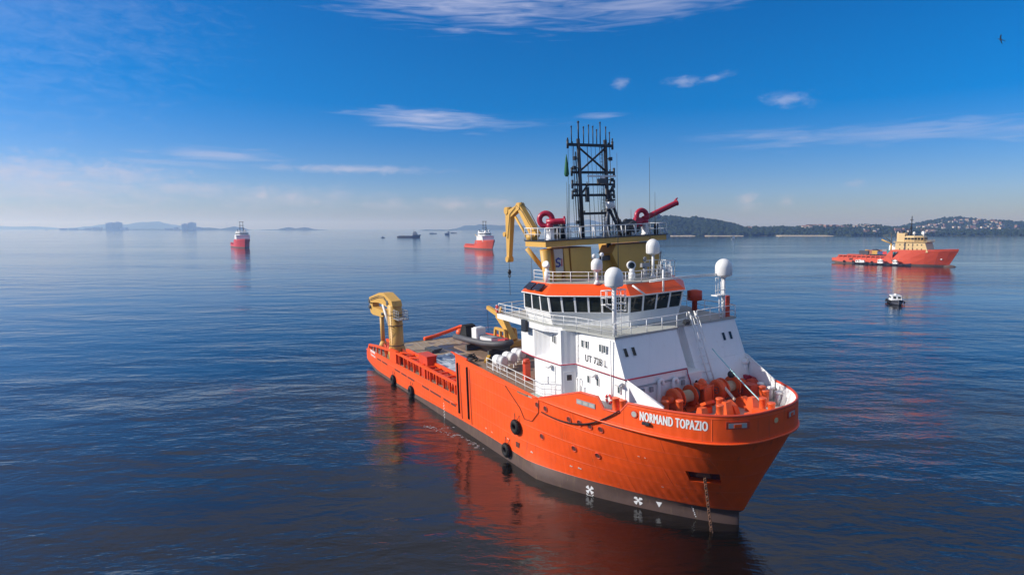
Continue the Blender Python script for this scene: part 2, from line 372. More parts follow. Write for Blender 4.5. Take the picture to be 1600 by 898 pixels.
def empty(name, M, label, cat, group=None):
    o = bpy.data.objects.new(name, None); COL.objects.link(o); o.matrix_world = M; o.empty_display_size = .5
    return tag(o, label, cat, group)
def kids(o): return [c for c in bpy.data.objects if c.parent == o]
def copy_tree(o, parent=None, ch=None):
    if ch is None:
        ch = {}
        for q in bpy.data.objects:
            if q.parent: ch.setdefault(q.parent.name, []).append(q)
    c = o.copy(); COL.objects.link(c)
    if parent is not None: c.parent = parent
    for k in ch.get(o.name, []): copy_tree(k, c, ch)
    return c
def arc(c, r, a0, a1, n, u, v):
    c, u, v = Vector(c), Vector(u), Vector(v)
    return [c + u * (r * math.cos(R(a0 + (a1 - a0) * i / n))) + v * (r * math.sin(R(a0 + (a1 - a0) * i / n))) for i in range(n + 1)]
def rail(mb, pts, h=1.05, rows=3, step=1.5, r=.028):
    """ship's guard rail: stanchions and horizontal bars along a line at deck level"""
    pts = [Vector(p) for p in pts]
    for k in range(1, rows + 1):
        mb.tube([p + Vector((0, 0, h * k / rows)) for p in pts], r * (1.15 if k == rows else .8), 5)
    for i in range(len(pts) - 1):
        a, b2 = pts[i], pts[i + 1]; n = max(1, round((b2 - a).length / step))
        for j in range(n + (1 if i == len(pts) - 2 else 0)):
            p = a.lerp(b2, j / n); mb.seg(p, p + Vector((0, 0, h)), r * 1.15, 5)
    return mb
def text_mesh(txt, size, bold=0.0, sx=1.0, space=1.0):
    cu = bpy.data.curves.new('lettering', 'FONT'); cu.body = txt; cu.size = size; cu.offset = bold; cu.space_character = space
    cu.resolution_u = 3; cu.fill_mode = 'FRONT'
    o = bpy.data.objects.new('lettering', cu); COL.objects.link(o)
    dg = bpy.context.evaluated_depsgraph_get(); dg.update()
    me = bpy.data.meshes.new_from_object(o.evaluated_get(dg))
    vs = [(v.co.x * sx, v.co.y) for v in me.vertices]; fs = [tuple(p.vertices) for p in me.polygons]
    bpy.data.objects.remove(o); bpy.data.curves.remove(cu); bpy.data.meshes.remove(me)
    return vs, fs

# ------------------------------------------------------------------ sea
sea = MB(); nseg = 96; RS = 12500.0
sea.add([(0, 0, 0)] + [(RS * math.cos(2 * math.pi * i / nseg), RS * math.sin(2 * math.pi * i / nseg), 0) for i in range(nseg)],
        [(0, 1 + i, 1 + (i + 1) % nseg) for i in range(nseg)])
sea.build('sea', 'sea_water', kind='structure')

# ------------------------------------------------------------------ the big supply ship, in its own metres:
# x forward from the stern, y to port, z up from the waterline; it heads past the camera and lists a little to starboard
TH, LIST = R(29.73), R(2.1746)
c_, s_ = math.cos(TH), math.sin(TH)
SHIP = Matrix(((s_, c_ * math.cos(LIST), -c_ * math.sin(LIST), -17.414), (-c_, s_ * math.cos(LIST), -s_ * math.sin(LIST), 106.238),
               (0, math.sin(LIST), math.cos(LIST), 0), (0, 0, 0, 1)))
ship = empty('supply_ship', SHIP, 'large bright orange and white offshore supply ship in the foreground with a black lattice mast', 'ship')
def part(mb, name, m, parent=None, **k): return mb.build(name, m, parent or ship, **k)
def onship(mb, name, m, p, label, cat, group=None, parent=None):
    """a thing of its own that lies on or hangs from the ship: built about the point p in ship metres"""
    o = mb.build(name, m, parent)
    if parent is None: o.matrix_world = SHIP @ Matrix.Translation(p); tag(o, label, cat, group)
    return o

# hull form ---------------------------------------------------------
HB = 9.0
def form(z):
    if z >= 8: return (43.5, 73.35 + .1 * min(1, (z - 8) / 1.9), 2.85)
    s = max(0, min(1, (z - 1) / 7.0)); a = s ** .8
    return (55.27 + (43.5 - 55.27) * a, 70.41 + 2.94 * a, 1.2 + 1.65 * s ** 1.1)
def half(x, z):
    x0, xt, n = form(z)
    if x <= x0:
        return HB - (.55 * max(0, (9 - x) / 9) ** 2 if x < 9 else 0)
    g = min(1, (x - x0) / (xt - x0)); return HB * (1 - g ** n) ** (1 / n)
def hpos(x, z, off=0.0, side=-1):
    e = .05
    p = Vector((x, half(x, z), z)); tx = Vector((x - e, half(x - e, z), z)) - p; tz = Vector((x, half(x, z - e), z - e)) - p
    nrm = tx.cross(tz) ; nrm.normalize()
    if nrm.y < 0: nrm = -nrm
    q = p + nrm * off
    return Vector((q.x, side * q.y, q.z)), Vector((nrm.x, side * nrm.y, nrm.z))
def zlow(x): return 1.3 - (x - 1) * (1.05 / 6.6) if x < 7.6 else max(-1.6, .25 - (x - 7.6) * .3)
def zboot(x): return np.interp(x, [0, 8, 20, 30, 37, 45, 55, 62, 70], [1.32, .75, .75, 1.1, 1.38, 1.58, 1.62, 1.6, 1.36])
def zsolid(x): return np.interp(x, [0, 1, 3, 17, 41, 80], [2.4, 2.4, 3.5, 3.68, 4.1, 4.1])
NG = 30
G = [1 - (1 - j / NG) ** 2.3 for j in range(NG + 1)]
AFT = [1.0, 2, 3.2, 5, 7.6, 9, 11, 14, 17, 20, 24, 28, 33, 38.4]
def row(zf, aft=AFT, side=-1, fore0=38.4, off=0.0):
    """one line of points along the side at height zf(x)"""
    out = [(x, side * (half(x, 3) + off), zf(x)) for x in aft]
    zr = zf(60)
    x0, xt, n = form(zr)
    for f in (.25, .5, .75): x = fore0 + (x0 - fore0) * f; out.append((x, side * (HB + off), zf(x)))
    for g in G:
        x = x0 + (xt - x0) * g; z = zf(x); y = HB * max(0, 1 - g ** n) ** (1 / n)
        out.append((x + off * g ** 3, side * (y + off * (1 - g ** 6)), z))
    return out
def skin(mb, rows, flip, hole=None):
    n = len(rows[0]); vs = [p for r in rows for p in r]; fs = []
    for k in range(len(rows) - 1):
        for i in range(n - 1):
            if hole and k == hole[0] and hole[1] <= i < hole[2]: continue
            q = (k * n + i, k * n + i + 1, (k + 1) * n + i + 1, (k + 1) * n + i); fs.append(q[::-1] if flip else q)
    mb.add(vs, fs, True)
def ztop(x): return np.interp(x, [38, 39.4, 46, 51.3, 55.9, 60, 80], [8.72, 8.75, 8.55, 8.3, 8.0, 8.0, 8.0])
hull, boot = MB(), MB()
for side in (-1, 1):
    fl = side > 0
    skin(boot, [row(lambda x: zlow(x), side=side), row(lambda x: min(0, zlow(x)) * .4 + max(zlow(x), 0) * 1.0, side=side), row(lambda x: max(zlow(x) + .01, min(.6, zboot(x))), side=side), row(lambda x: max(zlow(x) + .015, min(1.0, zboot(x) - .01)), side=side), row(lambda x: max(zlow(x) + .02, zboot(x)), side=side)], fl)
    skin(hull, [row(lambda x: max(zlow(x) + .02, zboot(x)), side=side)] + [row(lambda x, a=a: zboot(x) + (zsolid(x) - zboot(x)) * a, side=side) for a in (.15, .3, .45, .6, .8, 1)], fl)
    skin(hull, [row(lambda x, a=a: zsolid(x) + (ztop(x) - zsolid(x)) * a, aft=[38.4, 39.4], side=side, fore0=40) for a in (0, .245, .4, .55, .7, .85, 1)], fl, None if fl else (0, 5 + 18, 5 + 22))
# transom
tz = [1.3, 2.4, 3.3]
hull.add([(1.0, -half(1, 3), 1.3), (1.0, half(1, 3), 1.3), (1.0, half(1, 3), 2.4), (1.0, -half(1, 3), 2.4)], [(0, 1, 2, 3)])
boot.add([(1.0, -half(1, 3), 1.3), (1.0, half(1, 3), 1.3), (7.6, half(7.6, 3), .25), (7.6, -half(7.6, 3), .25)], [(0, 1, 2, 3)])
hullo = part(hull, 'hull', 'orange_hull'); part(boot, 'boot_top', 'boot_top')

# bulwark with its raised hump, mooring gap and round bow -------------
BWT = [(55.9, 8.02), (61.4, 9.76), (63.3, 9.79), (63.86, 8.93), (65.4, 8.95), (66.2, 9.9), (73.45, 9.93)]
def bwtop(x): return float(np.interp(x, *zip(*BWT)))
xs = sorted(set([55.9, 57, 58.5, 60, 61.4, 62.3, 63.3, 63.86, 64.6, 65.4, 66.2, 67, 68]))
x0, xt, n_ = form(9.9)
def boutline(off=0.0, x_from=55.9):
    pts = [(x, half(x, 9.9)) for x in xs if x >= x_from]
    g0 = (68 - x0) / (xt - x0); t0 = 1 - (1 - g0) ** (1 / 2.3)
    for j in range(1, 25):
        g = 1 - (1 - (t0 + (1 - t0) * j / 24)) ** 2.3; pts.append((x0 + (xt - x0) * g, HB * max(0, 1 - g ** n_) ** (1 / n_)))
    full = [(x, -y) for x, y in pts] + [(x, y) for x, y in pts[-2::-1]]
    if not off: return full
    out = []
    for i, (x, y) in enumerate(full):
        a, b2 = full[max(0, i - 1)], full[min(len(full) - 1, i + 1)]; t = Vector((b2[0] - a[0], b2[1] - a[1])).normalized(); out.append((x + t.y * off, y - t.x * off))
    return out
outer = boutline(.07); inner = boutline(-.10)
bw, bwi = MB(), MB()
o = outer
def strip(mb, line, lo, flip):
    tops = [max(lo(x) + .02, bwtop(x)) for x, y in line]
    vs = []; fs = []
    for (x, y), t in zip(line, tops):
        l = lo(x); vs += [(x, y, l), (x, y, (l + t) / 2), (x, y, t)]
    for i in range(len(line) - 1):
        for k in range(2):
            q = (3 * i + k, 3 * i + 3 + k, 3 * i + 4 + k, 3 * i + 1 + k); fs.append(q[::-1] if flip else q)
    mb.add(vs, fs, True)
strip(bw, outer, lambda x: 7.9, False); strip(bwi, inner, lambda x: 7.9, True)
bwo = part(bw, 'bulwark', 'orange_hull'); part(bwi, 'bulwark_lining', 'white', bwo)
cap = MB()
mid = boutline(-.015)
cap.tube([(x, y, bwtop(x) + .01) for x, y in mid], .105, 8)
part(cap, 'cap_rail', 'orange_red', bwo)
st = MB()
for k, off in ((7.93, .10),):
    st.tube([(x, y, 7.95 if x > 57 else 7.95) for x, y in boutline(off)], .10, 6)
st.tube([hpos(x, 7.95 , .05)[0] for x in np.linspace(44, 55.9, 12)], .07, 6); st.tube([hpos(x, 7.95, .05, 1)[0] for x in np.linspace(44, 55.9, 12)], .07, 6)
part(st, 'rubbing_strake', 'orange', hullo)
st = MB(); st.tube([hpos(x, 2.95, .03)[0] for x in np.linspace(1.4, 38.2, 20)], .10, 6); st.tube([hpos(x, 2.95, .03, 1)[0] for x in np.linspace(1.4, 38.2, 20)], .10, 6)
part(st, 'side_strake', 'orange', hullo)
for x in np.linspace(66.6, 73.0, 8):
    for side in ((1,) if x < 72 else (1, -1)):
        r_ = MB(); y = half(min(x, 73.3), 9.9) - .12
        t = Vector((half(x + .05, 9.9) - half(x - .05, 9.9), -.1)); nx = Vector((abs(.1), t.x)).normalized()
        dx, dy = (-.55 * max(0, min(1, (x - 68) / 5)), -.45)
        a = Vector((x, side * y, 0)); b2 = Vector((x + dx, side * (y + dy), 0)); w = (b2 - a).cross(Vector((0, 0, 1))).normalized() * .05
        r_.hexa([tuple(p + Vector((0, 0, 8.4))) for p in (a - w, b2 - w, b2 + w, a + w)], [tuple(p + Vector((0, 0, 9.75))) for p in (a - w, a - w + (b2 - a) * .25, a + w + (b2 - a) * .25, a + w)])
        part(r_, 'bulwark_rib', 'white', bwo)

# decks --------------------------------------------------------------
dk = MB(); pts = [(x, -half(x, 3) + .15) for x in (3, 6, 9, 20, 40, 54)]; dk.prism([(x, y, 3.2) for x, y in pts] + [(x, -y, 3.2) for x, y in pts[::-1]], (0, 0, .18))
part(dk, 'cargo_deck', 'cargo_deck')
dk = MB(); dk.prism([(38.5, -8.9, 7.7), (54, -8.9, 7.7), (54, 8.9, 7.7), (38.5, 8.9, 7.7)], (0, 0, .25)); dk.prism([(30.2, -5.5, 7.72), (38.5, -5.5, 7.72), (38.5, 3.5, 7.72), (30.2, 3.5, 7.72)], (0, 0, .2))
part(dk, 'boat_deck', 'brown_deck')
dk = MB(); pts = [(54, -8.85)] + [(x, -half(x, 8) + .05) for x in (56, 58, 60, 62, 64, 65.5)]; dk.prism([(x, y, 7.7) for x, y in pts] + [(x, -y, 7.7) for x, y in pts[::-1]], (0, 0, .27))
part(dk, 'side_deck', 'green_deck')
dk = MB(); pts = [p for p in boutline(-.08, 64.6)]; dk.prism([(x, y, 8.2) for x, y in pts], (0, 0, .2)); part(dk, 'foredeck', 'grey_deck')

# stern and cargo rails ------------------------------------------------
def zr(x): return float(np.interp(x, [1, 3.2, 8, 15, 17, 41], [2.5, 4.15, 4.75, 5.25, 5.3, 5.45]))
for side in (-1, 1):
    def yy(x): return side * half(x, 3)
    cr = MB(); xs2 = [3.2, 5.5, 8, 11, 14.6]
    for a, b2 in zip(xs2, xs2[1:]): cr.hexa([(a, yy(a) - side * .3, zr(a) - .3), (b2, yy(b2) - side * .3, zr(b2) - .3), (b2, yy(b2), zr(b2) - .3), (a, yy(a), zr(a) - .3)][::1 if side > 0 else -1],
                                          [(a, yy(a) - side * .3, zr(a)), (b2, yy(b2) - side * .3, zr(b2)), (b2, yy(b2), zr(b2)), (a, yy(a), zr(a))][::1 if side > 0 else -1])
    cr.hexa([(1.0, yy(1) - side * .25, 2.38), (3.25, yy(3) - side * .25, 3.4), (3.25, yy(3), 3.4), (1.0, yy(1), 2.38)][::1 if side > 0 else -1],
            [(1.25, yy(1) - side * .25, 2.75), (3.25, yy(3) - side * .25, 4.18), (3.25, yy(3), 4.18), (1.25, yy(1), 2.75)][::1 if side > 0 else -1])
    part(cr, 'stern_rail', 'orange')
    cr = MB(); xa, xb = 17.4, 38.5; n = 8
    for k in range(n):
        a = xa + (xb - xa) * k / n; b2 = xa + (xb - xa) * (k + 1) / n
        y0, y1 = sorted((side * 9.0, side * 8.62)); cr.hexa([(a, y0, zr(a) - .24), (b2, y0, zr(b2) - .24), (b2, y1, zr(b2) - .24), (a, y1, zr(a) - .24)], [(a, y0, zr(a)), (b2, y0, zr(b2)), (b2, y1, zr(b2)), (a, y1, zr(a))])
    part(cr, 'cargo_rail', 'orange')
    ir = MB(); y0, y1 = sorted((side * 7.35, side * 7.0)); ir.box(8, 14.6, y0, y1, 5.25, 5.6); ir.box(17.2, 38.5, y0, y1, 5.2, 5.55); part(ir, 'inner_rail', 'orange')
    # solid inner crash wall with pipes in front of it
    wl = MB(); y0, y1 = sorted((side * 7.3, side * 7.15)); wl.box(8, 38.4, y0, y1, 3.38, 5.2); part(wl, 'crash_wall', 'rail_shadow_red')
    pl = MB(); y0, y1 = sorted((side * 9.0, side * 8.5)); pl.hexa([(14.6, y0, 3.5), (17.4, y0, 3.6), (17.4, y1, 3.6), (14.6, y1, 3.5)], [(14.6, y0, 5.35), (17.4, y0, 5.4), (17.4, y1, 5.4), (14.6, y1, 5.35)]); part(pl, 'rail_panel', 'orange')
    for x in [4.6, 6.4, 8.2, 10.2, 12.4]:
        p_ = MB(); y0, y1 = sorted((yy(x) - side * .02, yy(x) - side * .24)); p_.box(x - .08, x + .08, y0, y1, zsolid(x) - .05, zr(x) - .25); part(p_, 'rail_post', 'orange')
    for x in [18.6, 20.6, 22.3, 24.4, 26.6, 28.4, 30.2, 32.3, 34.4, 36.2, 37.8]:
        p_ = MB(); y0, y1 = sorted((side * 8.97, side * 8.72)); p_.box(x - .1, x + .1, y0, y1, zsolid(x) - .05, zr(x) - .3); part(p_, 'rail_post', 'orange')
        p2 = MB(); y0, y1 = sorted((side * 8.66, side * 7.33)); p2.box(x - .12, x + .12, y0, y1, 5.1, 5.32); part(p2, 'tie_beam', 'orange')
    pp = MB(); rr = random.Random(3)
    for k in range(46):
        x = 8.4 + k * .65; pp.seg((x, side * 7.75, 3.4), (x, side * 7.75, 5.0 - .5 * rr.random()), .07 + .07 * rr.random(), 6)
    part(pp, 'vent_pipe', 'orange', kind='stuff')
sl = [(5.35, 7.6), (8.2, 13.6), (16.6, 19.0), (19.5, 22.2), (22.7, 26.0)]
for a, b2 in [(5.4, 7.2), (8.2, 10.2), (10.7, 13.2), (16.6, 18.9), (19.4, 21.6), (22.0, 24.6), (27.4, 29.8), (30.2, 33.6), (34.4, 36.3), (36.6, 38.0)]:
    f_ = MB(); y = -half(a, 3); f_.hexa([(a, y - .012, 2.55), (b2, y - .012, 2.55), (b2, y + .1, 2.55), (a, y + .1, 2.55)], [(a, y - .012, 2.78), (b2, y - .012, 2.78), (b2, y + .1, 2.78), (a, y + .1, 2.78)])
    part(f_, 'freeing_port', 'pocket_dark', hullo)
rb = MB(); rb.box(24.6, 27.6, -8.2, -6.9, 3.4, 6.3); rb.box(24.5, 27.7, -8.3, -6.8, 6.3, 6.42); part(rb, 'deck_locker', 'orange_red')
# cross trees between the rails near the crane
for x, x2 in ((18.6, 20.6), (22.3, 24.4)):
    t_ = MB(); t_.cbox(((x + x2) / 2, -8.0, 5.45), (2.6, .2, .16), Matrix.Rotation(R(32), 3, 'Z')); part(t_, 'tie_brace', 'orange')
# stern roller and ramp
ro = MB(); ro.lathe((1.2, -3.4, 2.55), [(.55, 0), (.6, .1), (.6, 6.7), (.55, 6.8)], (0, 1, 0), 18); part(ro, 'stern_roller', 'dark_grey')
rp = MB(); rp.hexa([(1.2, -8.2, 2.4), (3.2, -8.2, 3.2), (3.2, 8.2, 3.2), (1.2, 8.2, 2.4)], [(1.2, -8.2, 2.6), (3.2, -8.2, 3.39), (3.2, 8.2, 3.39), (1.2, 8.2, 2.6)]); part(rp, 'stern_ramp', 'dark_grey')
# port crash rail end, curved round at the stern
pr = MB(); pr.tube([(3.0, 1.0, 3.7), (2.6, 3.0, 3.8), (2.2, 6.0, 4.3), (2.4, 8.2, 4.9), (4.5, 8.9, 5.2), (8, 8.9, 5.2)], .32, 8); part(pr, 'crash_tube', 'orange')
pr = MB(); pr.ball((4.2, 7.3, 4.2), .75); pr.seg((4.2, 7.3, 3.3), (4.2, 7.3, 4.2), .5, 10); part(pr, 'tugger_winch', 'winch_orange')
# dark strips painting in the shadowed gap lines at the deck break
for x in (39.0, 41.5):
    v_ = MB(); v_.box(x - .07, x + .07, -9.16, -9.0, 2.15, 7.95); v_.box(x - .11, x + .11, -9.06, -9.0, 2.1, 8.0); part(v_, 'gap_shadow_strip', 'rubber', hullo)
    v_ = MB(); v_.tube([(x + .55, -9.06, 7.9), (x + .62, -9.07, 5), (x + .75, -9.06, 1.7)], .03, 5); part(v_, 'hanging_hose', 'dark_grey', hullo)
# break bulkhead (aft end of the high side)
bk = MB()
for side in (-1, 1):
    y0, y1 = sorted((side * 8.95, side * 8.7)); bk.prism([(38.4, y0, 3.3), (38.4, y0, 8.65), (36.9, y0, 8.9), (41.2, y0, 8.8), (41.2, y0, 3.3)], (0, y1 - y0, 0))
bk.box(38.5, 38.7, -8.7, 8.7, 3.3, 7.7)
part(bk, 'break_bulkhead', 'orange')

# portholes, marks, anchor -------------------------------------------
def plate_on_hull(mb, x, z, prof, off=.02, th=.03, rot=0.0):
    """small flat shape on the ship's side: prof in (along, up) metres"""
    p, nrm = hpos(x, z, 0); u = Vector((0, 0, 1)).cross(nrm) * -1; u = u.normalized()
    if u.x < 0: u = -u
    w = nrm.cross(u);  w = w if w.z > 0 else -w
    mb.prism([p + nrm * off + u * a + w * b2 for a, b2 in prof], nrm * th)
circ = lambda r, n=14, ry=None: [(r * math.cos(2 * math.pi * i / n), (ry or r) * math.sin(2 * math.pi * i / n)) for i in range(n)]
for x, z in [(55.47, 7.28), (56.7, 7.22), (59.8, 7.05), (61.05, 7.07), (62.2, 7.1), (63.35, 7.1), (55.8, 4.4), (59.8, 4.41), (62.3, 4.48)]:
    p, nrm = hpos(x, z); ring = MB(); ring.torus(p + nrm * .01, nrm, .27, .05, 16, 6); h_ = part(ring, 'porthole', 'orange_red', hullo)
    q = MB(); plate_on_hull(q, x, z, circ(.25), .0, .012); part(q, 'port_glass', 'pocket_dark', h_)
def hull_text(txt, xstart, z0, size, length, m='letter_white', off=.1, outline=True):
    vs, fs = text_mesh(txt, size, 0, 1.0, 1.12); w = max(v[0] for v in vs); k = length / w
    S_ = [xstart]; L_ = [0.0]; x = xstart
    while L_[-1] < length + .5:
        x2 = x + .02; L_.append(L_[-1] + math.hypot(.02, half(x2, 9.3) - half(x, 9.3))); S_.append(x2); x = x2
    mb = MB()
    for dx, dz, do in ((-.032, 0, 0), (-.012, .012, .002), (.012, -.012, .004), (.032, 0, .006)):   # brushed on thick
        out = []
        for a, b2 in vs:
            xx = float(np.interp(a * k + dx + .04, L_, S_)); p, nrm = hpos(xx, 9.3, off + do); out.append((p.x, p.y, z0 + b2 + dz))
        mb.add(out, fs)
    return mb
nm = hull_text('NORMAND TOPAZIO', 67.15, 8.86, .98, 5.0); part(nm, 'ship_name', 'letter_white', bwo)
# stern quarter lettering
vs, fs = text_mesh('NORMAND', .62, .03, .95); vs2, fs2 = text_mesh('TOPAZIO', .62, .03, .95)
mb = MB(); mb.add([(4.6 + a * 1.25, -half(6, 3) - .03, 3.12 + b2) for a, b2 in vs], fs); mb.add([(4.6 + a * 1.25, -half(6, 3) - .03, 2.55 + b2 * .8) for a, b2 in vs2], fs2)
part(mb, 'stern_lettering', 'letter_white', hullo)
# thruster marks (white cross in a ring), a triangle and the draught scales
for x, z, s2 in ((60.55, .78, 1.0), (64.3, .78, 1.0)):
    mk = MB()
    for k in range(4):
        a = k * 90 + 45
        lobe = [(0, 0)] + [(.40 * math.cos(R(a + d)) , .40 * math.sin(R(a + d))) for d in (-26, -9, 9, 26)]
        plate_on_hull(mk, x, z, lobe, .015, .012)
    plate_on_hull(mk, x, z, circ(.11), .017, .014)
    if s2 and x < 62:
        plate_on_hull(mk, x, z - .5, [(-.36, .08), (-.2, -.07), (.2, -.07), (.38, .12), (.33, .15), (.17, .0), (-.18, .01), (-.31, .12)], .015, .012)
    part(mk, 'thruster_mark', 'letter_white', hullo)
mk = MB(); plate_on_hull(mk, 65.75, .80, [(-.24, .18), (.24, .18), (0, -.26)], .015, .012); part(mk, 'bulb_mark', 'letter_white', hullo)
mk = MB()
for k in range(12):
    x, z = 67.65 + k * .04, 1.95 - k * .15
    plate_on_hull(mk, x, z, [(-.04, -.035), (.04, -.035), (.04, .035), (-.04, .035)] if k % 2 else [(-.07, -.04), (.02, -.04), (.02, .04), (-.07, .04)], .015, .012)
part(mk, 'draught_scale', 'letter_white', hullo, kind='stuff')
mk = MB()
for k in range(10):
    plate_on_hull(mk, 34.4 + (k % 2) * .12, 2.1 - k * .19, [(-.09, -.035), (.09, -.035), (.09, .035), (-.09, .035)], .015, .012)
part(mk, 'draught_scale', 'letter_white', hullo, kind='stuff')
for x, z, a, b2 in [(45.6, 2.3, .2, .12), (46.9, 2.25, .2, .1), (50.3, 2.6, .22, .1), (54.3, 2.5, .22, .14), (59.0, 2.55, .2, .12), (59.9, 2.6, .25, .16), (66.3, 5.6, .12, .07), (66.8, 5.6, .10, .07), (66.9, 2.9, .12, .09)]:
    mk = MB(); plate_on_hull(mk, x, z, [(-a * .8, -b2 * .6), (-a * .2, -b2 * .3), (a * .5, -b2 * .7), (a * .8, b2 * .1), (a * .2, b2 * .2), (-a * .3, b2 * .6), (-a * .7, b2 * .3)], .03, .01); part(mk, 'paint_scuff', 'plaster', hullo)
# overboard discharge
mk = MB(); p, nrm = hpos(52.1, 2.55); mk.box(p.x - .3, p.x + .3, p.y - .03, p.y + .1, 2.3, 2.8); part(mk, 'discharge_port', 'pocket_dark', hullo)
# anchor pocket
p, nrm = hpos(70.05, 4.57)
u = Vector((0, 0, 1)).cross(nrm).normalized(); u = u if u.x > 0 else -u; w = nrm.cross(u); w = w if w.z > 0 else -w
q = lambda a, b2, c2: p + u * a + w * b2 + nrm * c2
rw = [row(lambda x, a=a: zsolid(x) + (ztop(x) - zsolid(x)) * a, aft=[38.4, 39.4], fore0=40)[5 + 18:5 + 23] for a in (0, .245)]
loop = [Vector(v) for v in rw[0]] + [Vector(v) for v in rw[1][::-1]]
deep = [v - Vector((nrm.x, nrm.y, 0)).normalized() * .75 for v in loop]
pk = MB(); n = len(loop)
pk.add(loop + deep, [(i, n + i, n + (i + 1) % n, (i + 1) % n) for i in range(n)]); po = part(pk, 'anchor_pocket', 'orange_hull', hullo)
pk = MB(); pk.add(deep, [tuple(range(n))]); part(pk, 'pocket_back', 'pocket_dark', po)
an = MB(); an.hexa([q(-.55, -.4, -.65), q(.75, -.4, -.65), q(.55, .05, -.65), q(-.35, .05, -.65)], [q(-.45, -.35, -.3), q(.65, -.35, -.3), q(.5, .0, -.4), q(-.3, .0, -.4)]); part(an, 'anchor', 'chain', po)
top = q(.2, .1, -.15); bot = Vector((70.2, -2.5, -1.2))
for k in range(24):
    f0 = k / 24; a = top.lerp(bot, f0); b2 = top.lerp(bot, f0 + 1 / 24); d = (b2 - a); ctr = (a + b2) / 2; ax = Vector((1, 0, 0)) if k % 2 else Vector((0, 1, 0))
    ln = MB(); sde = d.normalized().cross(ax).normalized(); hl = d.length * .62
    pts = [ctr + d.normalized() * (hl * math.sin(t)) + sde * (.12 * math.cos(t)) for t in np.linspace(0, 2 * math.pi, 10)]
    ln.tube(pts, .045, 5); part(ln, 'chain_link', 'chain', po)

# ------------------------------------------------------------------ deckhouse
dh = MB()
# aft block, lower and upper
dh.prism([(54.2, -8.1, 7.9), (58.5, -8.1, 7.9), (59.1, -6.9, 7.9), (59.1, 7.5, 7.9), (58.5, 8.4, 7.9), (54.2, 8.4, 7.9)], (0, 0, 3.55))
dh.prism([(52.0, -8.13, 11.45), (54.3, -8.13, 11.45), (55.6, -7.25, 11.45), (58.4, -8.0, 11.45), (59.05, -6.92, 11.45), (59.05, 7.5, 11.45), (58.5, 8.4, 11.45), (52.0, 8.4, 11.45)], (0, 0, 2.95))
deckhouse = part(dh, 'deckhouse', 'white')
fw = MB(); fw.prism([(59.0, -6.9, 8.0), (65.3, -6.9, 8.0), (65.42, -6.9, 11.45), (63.95, -6.7, 14.4), (59.0, -6.9, 14.4)], (0, 6.55, 0)); part(fw, 'starboard_house_front', 'white')
fw = MB(); fw.prism([(59.0, 1.25, 8.0), (66.0, 1.25, 8.0), (63.4, 1.25, 14.4), (59.0, 1.25, 14.4)], (0, 6.3, 0)); part(fw, 'port_house_front', 'white')
fw = MB(); fw.box(59.0, 63.0, -.35, 1.25, 8.0, 14.38); part(fw, 'house_recess', 'white')
fw = MB(); fw.box(63.0, 65.5, -.4, 1.22, 8.3, 10.9); fw.box(63.0, 65.6, -.45, 1.3, 10.9, 11.0); part(fw, 'house_step', 'white')
for x, y, z in ((65.5, .55, 10.1), (63.02, .62, 13.0)):
    r_ = MB(); r_.torus((x + .01, y, z), (1, 0, 0), .2, .04, 14, 6); q_ = part(r_, 'porthole', 'white'); g_ = MB(); g_.disc((x, y, z), (1, 0, 0), .19, 14, .02); part(g_, 'port_glass', 'pane', q_)
# starboard and port wing plates running down to the bow bulwark
for side, yb, yf, holes in ((-1, -6.86, -6.12, True), (1, 7.3, 6.2, False)):
    wp = MB(); xA, xB = 65.3, 68.7
    P_ = lambda x, z, o=0.0: (x, yb + (yf - yb) * (x - xA) / (xB - xA) + o, z)
    tri = [(65.72, 10.9), (66.45, 9.85), (65.68, 9.7)]
    outer_ = [(65.3, 8.4), (68.7, 8.4), (68.7, 10.03), (65.3, 11.5)]
    th = .08
    polys = [[(65.3, 11.5), (65.3, 8.4), (65.68, 9.7), (65.72, 10.9)], [(65.3, 8.4), (68.7, 8.4), (66.45, 9.85), (65.68, 9.7)], [(68.7, 8.4), (68.7, 10.03), (65.3, 11.5), (65.72, 10.9), (66.45, 9.85)]] if holes else [outer_]
    if not holes: polys = [[(64.45, 8.4), (68.7, 8.4), (68.7, 10.03), (64.9, 11.35), (64.55, 11.4)]]
    for pl in polys: wp.prism([P_(x, z) for x, z in pl], (0, th, 0))
    wp.tube([P_(65.3 if holes else 64.9, 11.5 if holes else 11.35, th / 2), P_(68.7, 10.05, th / 2)], .06, 6)
    part(wp, 'wing_plate', 'white')
# windows: frame with a pane
def window(c, u, v, w, h, parent=ship, pane='pane', frame='white_smooth', th=.05, fr=.035):
    c, u, v = Vector(c), Vector(u).normalized(), Vector(v).normalized(); nn = u.cross(v).normalized()
    f_ = MB(); O_ = [(-w / 2 - fr, -h / 2 - fr), (w / 2 + fr, -h / 2 - fr), (w / 2 + fr, h / 2 + fr), (-w / 2 - fr, h / 2 + fr)]; I_ = [(-w / 2, -h / 2), (w / 2, -h / 2), (w / 2, h / 2), (-w / 2, h / 2)]
    for i in range(4):
        j = (i + 1) % 4; f_.prism([c + u * a + v * b2 for a, b2 in (O_[i], O_[j], I_[j], I_[i])], nn * th)
    fo = part(f_, 'window', frame, parent); g = MB(); g.prism([c + u * a + v * b2 + nn * .006 for a, b2 in I_], nn * .012); part(g, 'pane', pane, fo); return fo
for x, z in [(60.05, 13.42), (60.62, 13.42), (62.45, 13.45), (63.0, 13.45), (60.8, 10.53), (62.05, 10.55), (64.72, 10.56)]:
    window((x, -6.92 if z < 12 else -6.91, z), (1, 0, 0), (0, 0, 1), .27, .58, pane='pane_grey')
d_ = Vector((2.8, -.75, 0)).normalized()
for f_ in (.32, .52): window(Vector((55.6, -7.27, 13.35)) + Vector((2.8, -.75, 0)) * f_ + Vector((-.01, -.02, 0)), d_, (0, 0, 1), .3, .62)
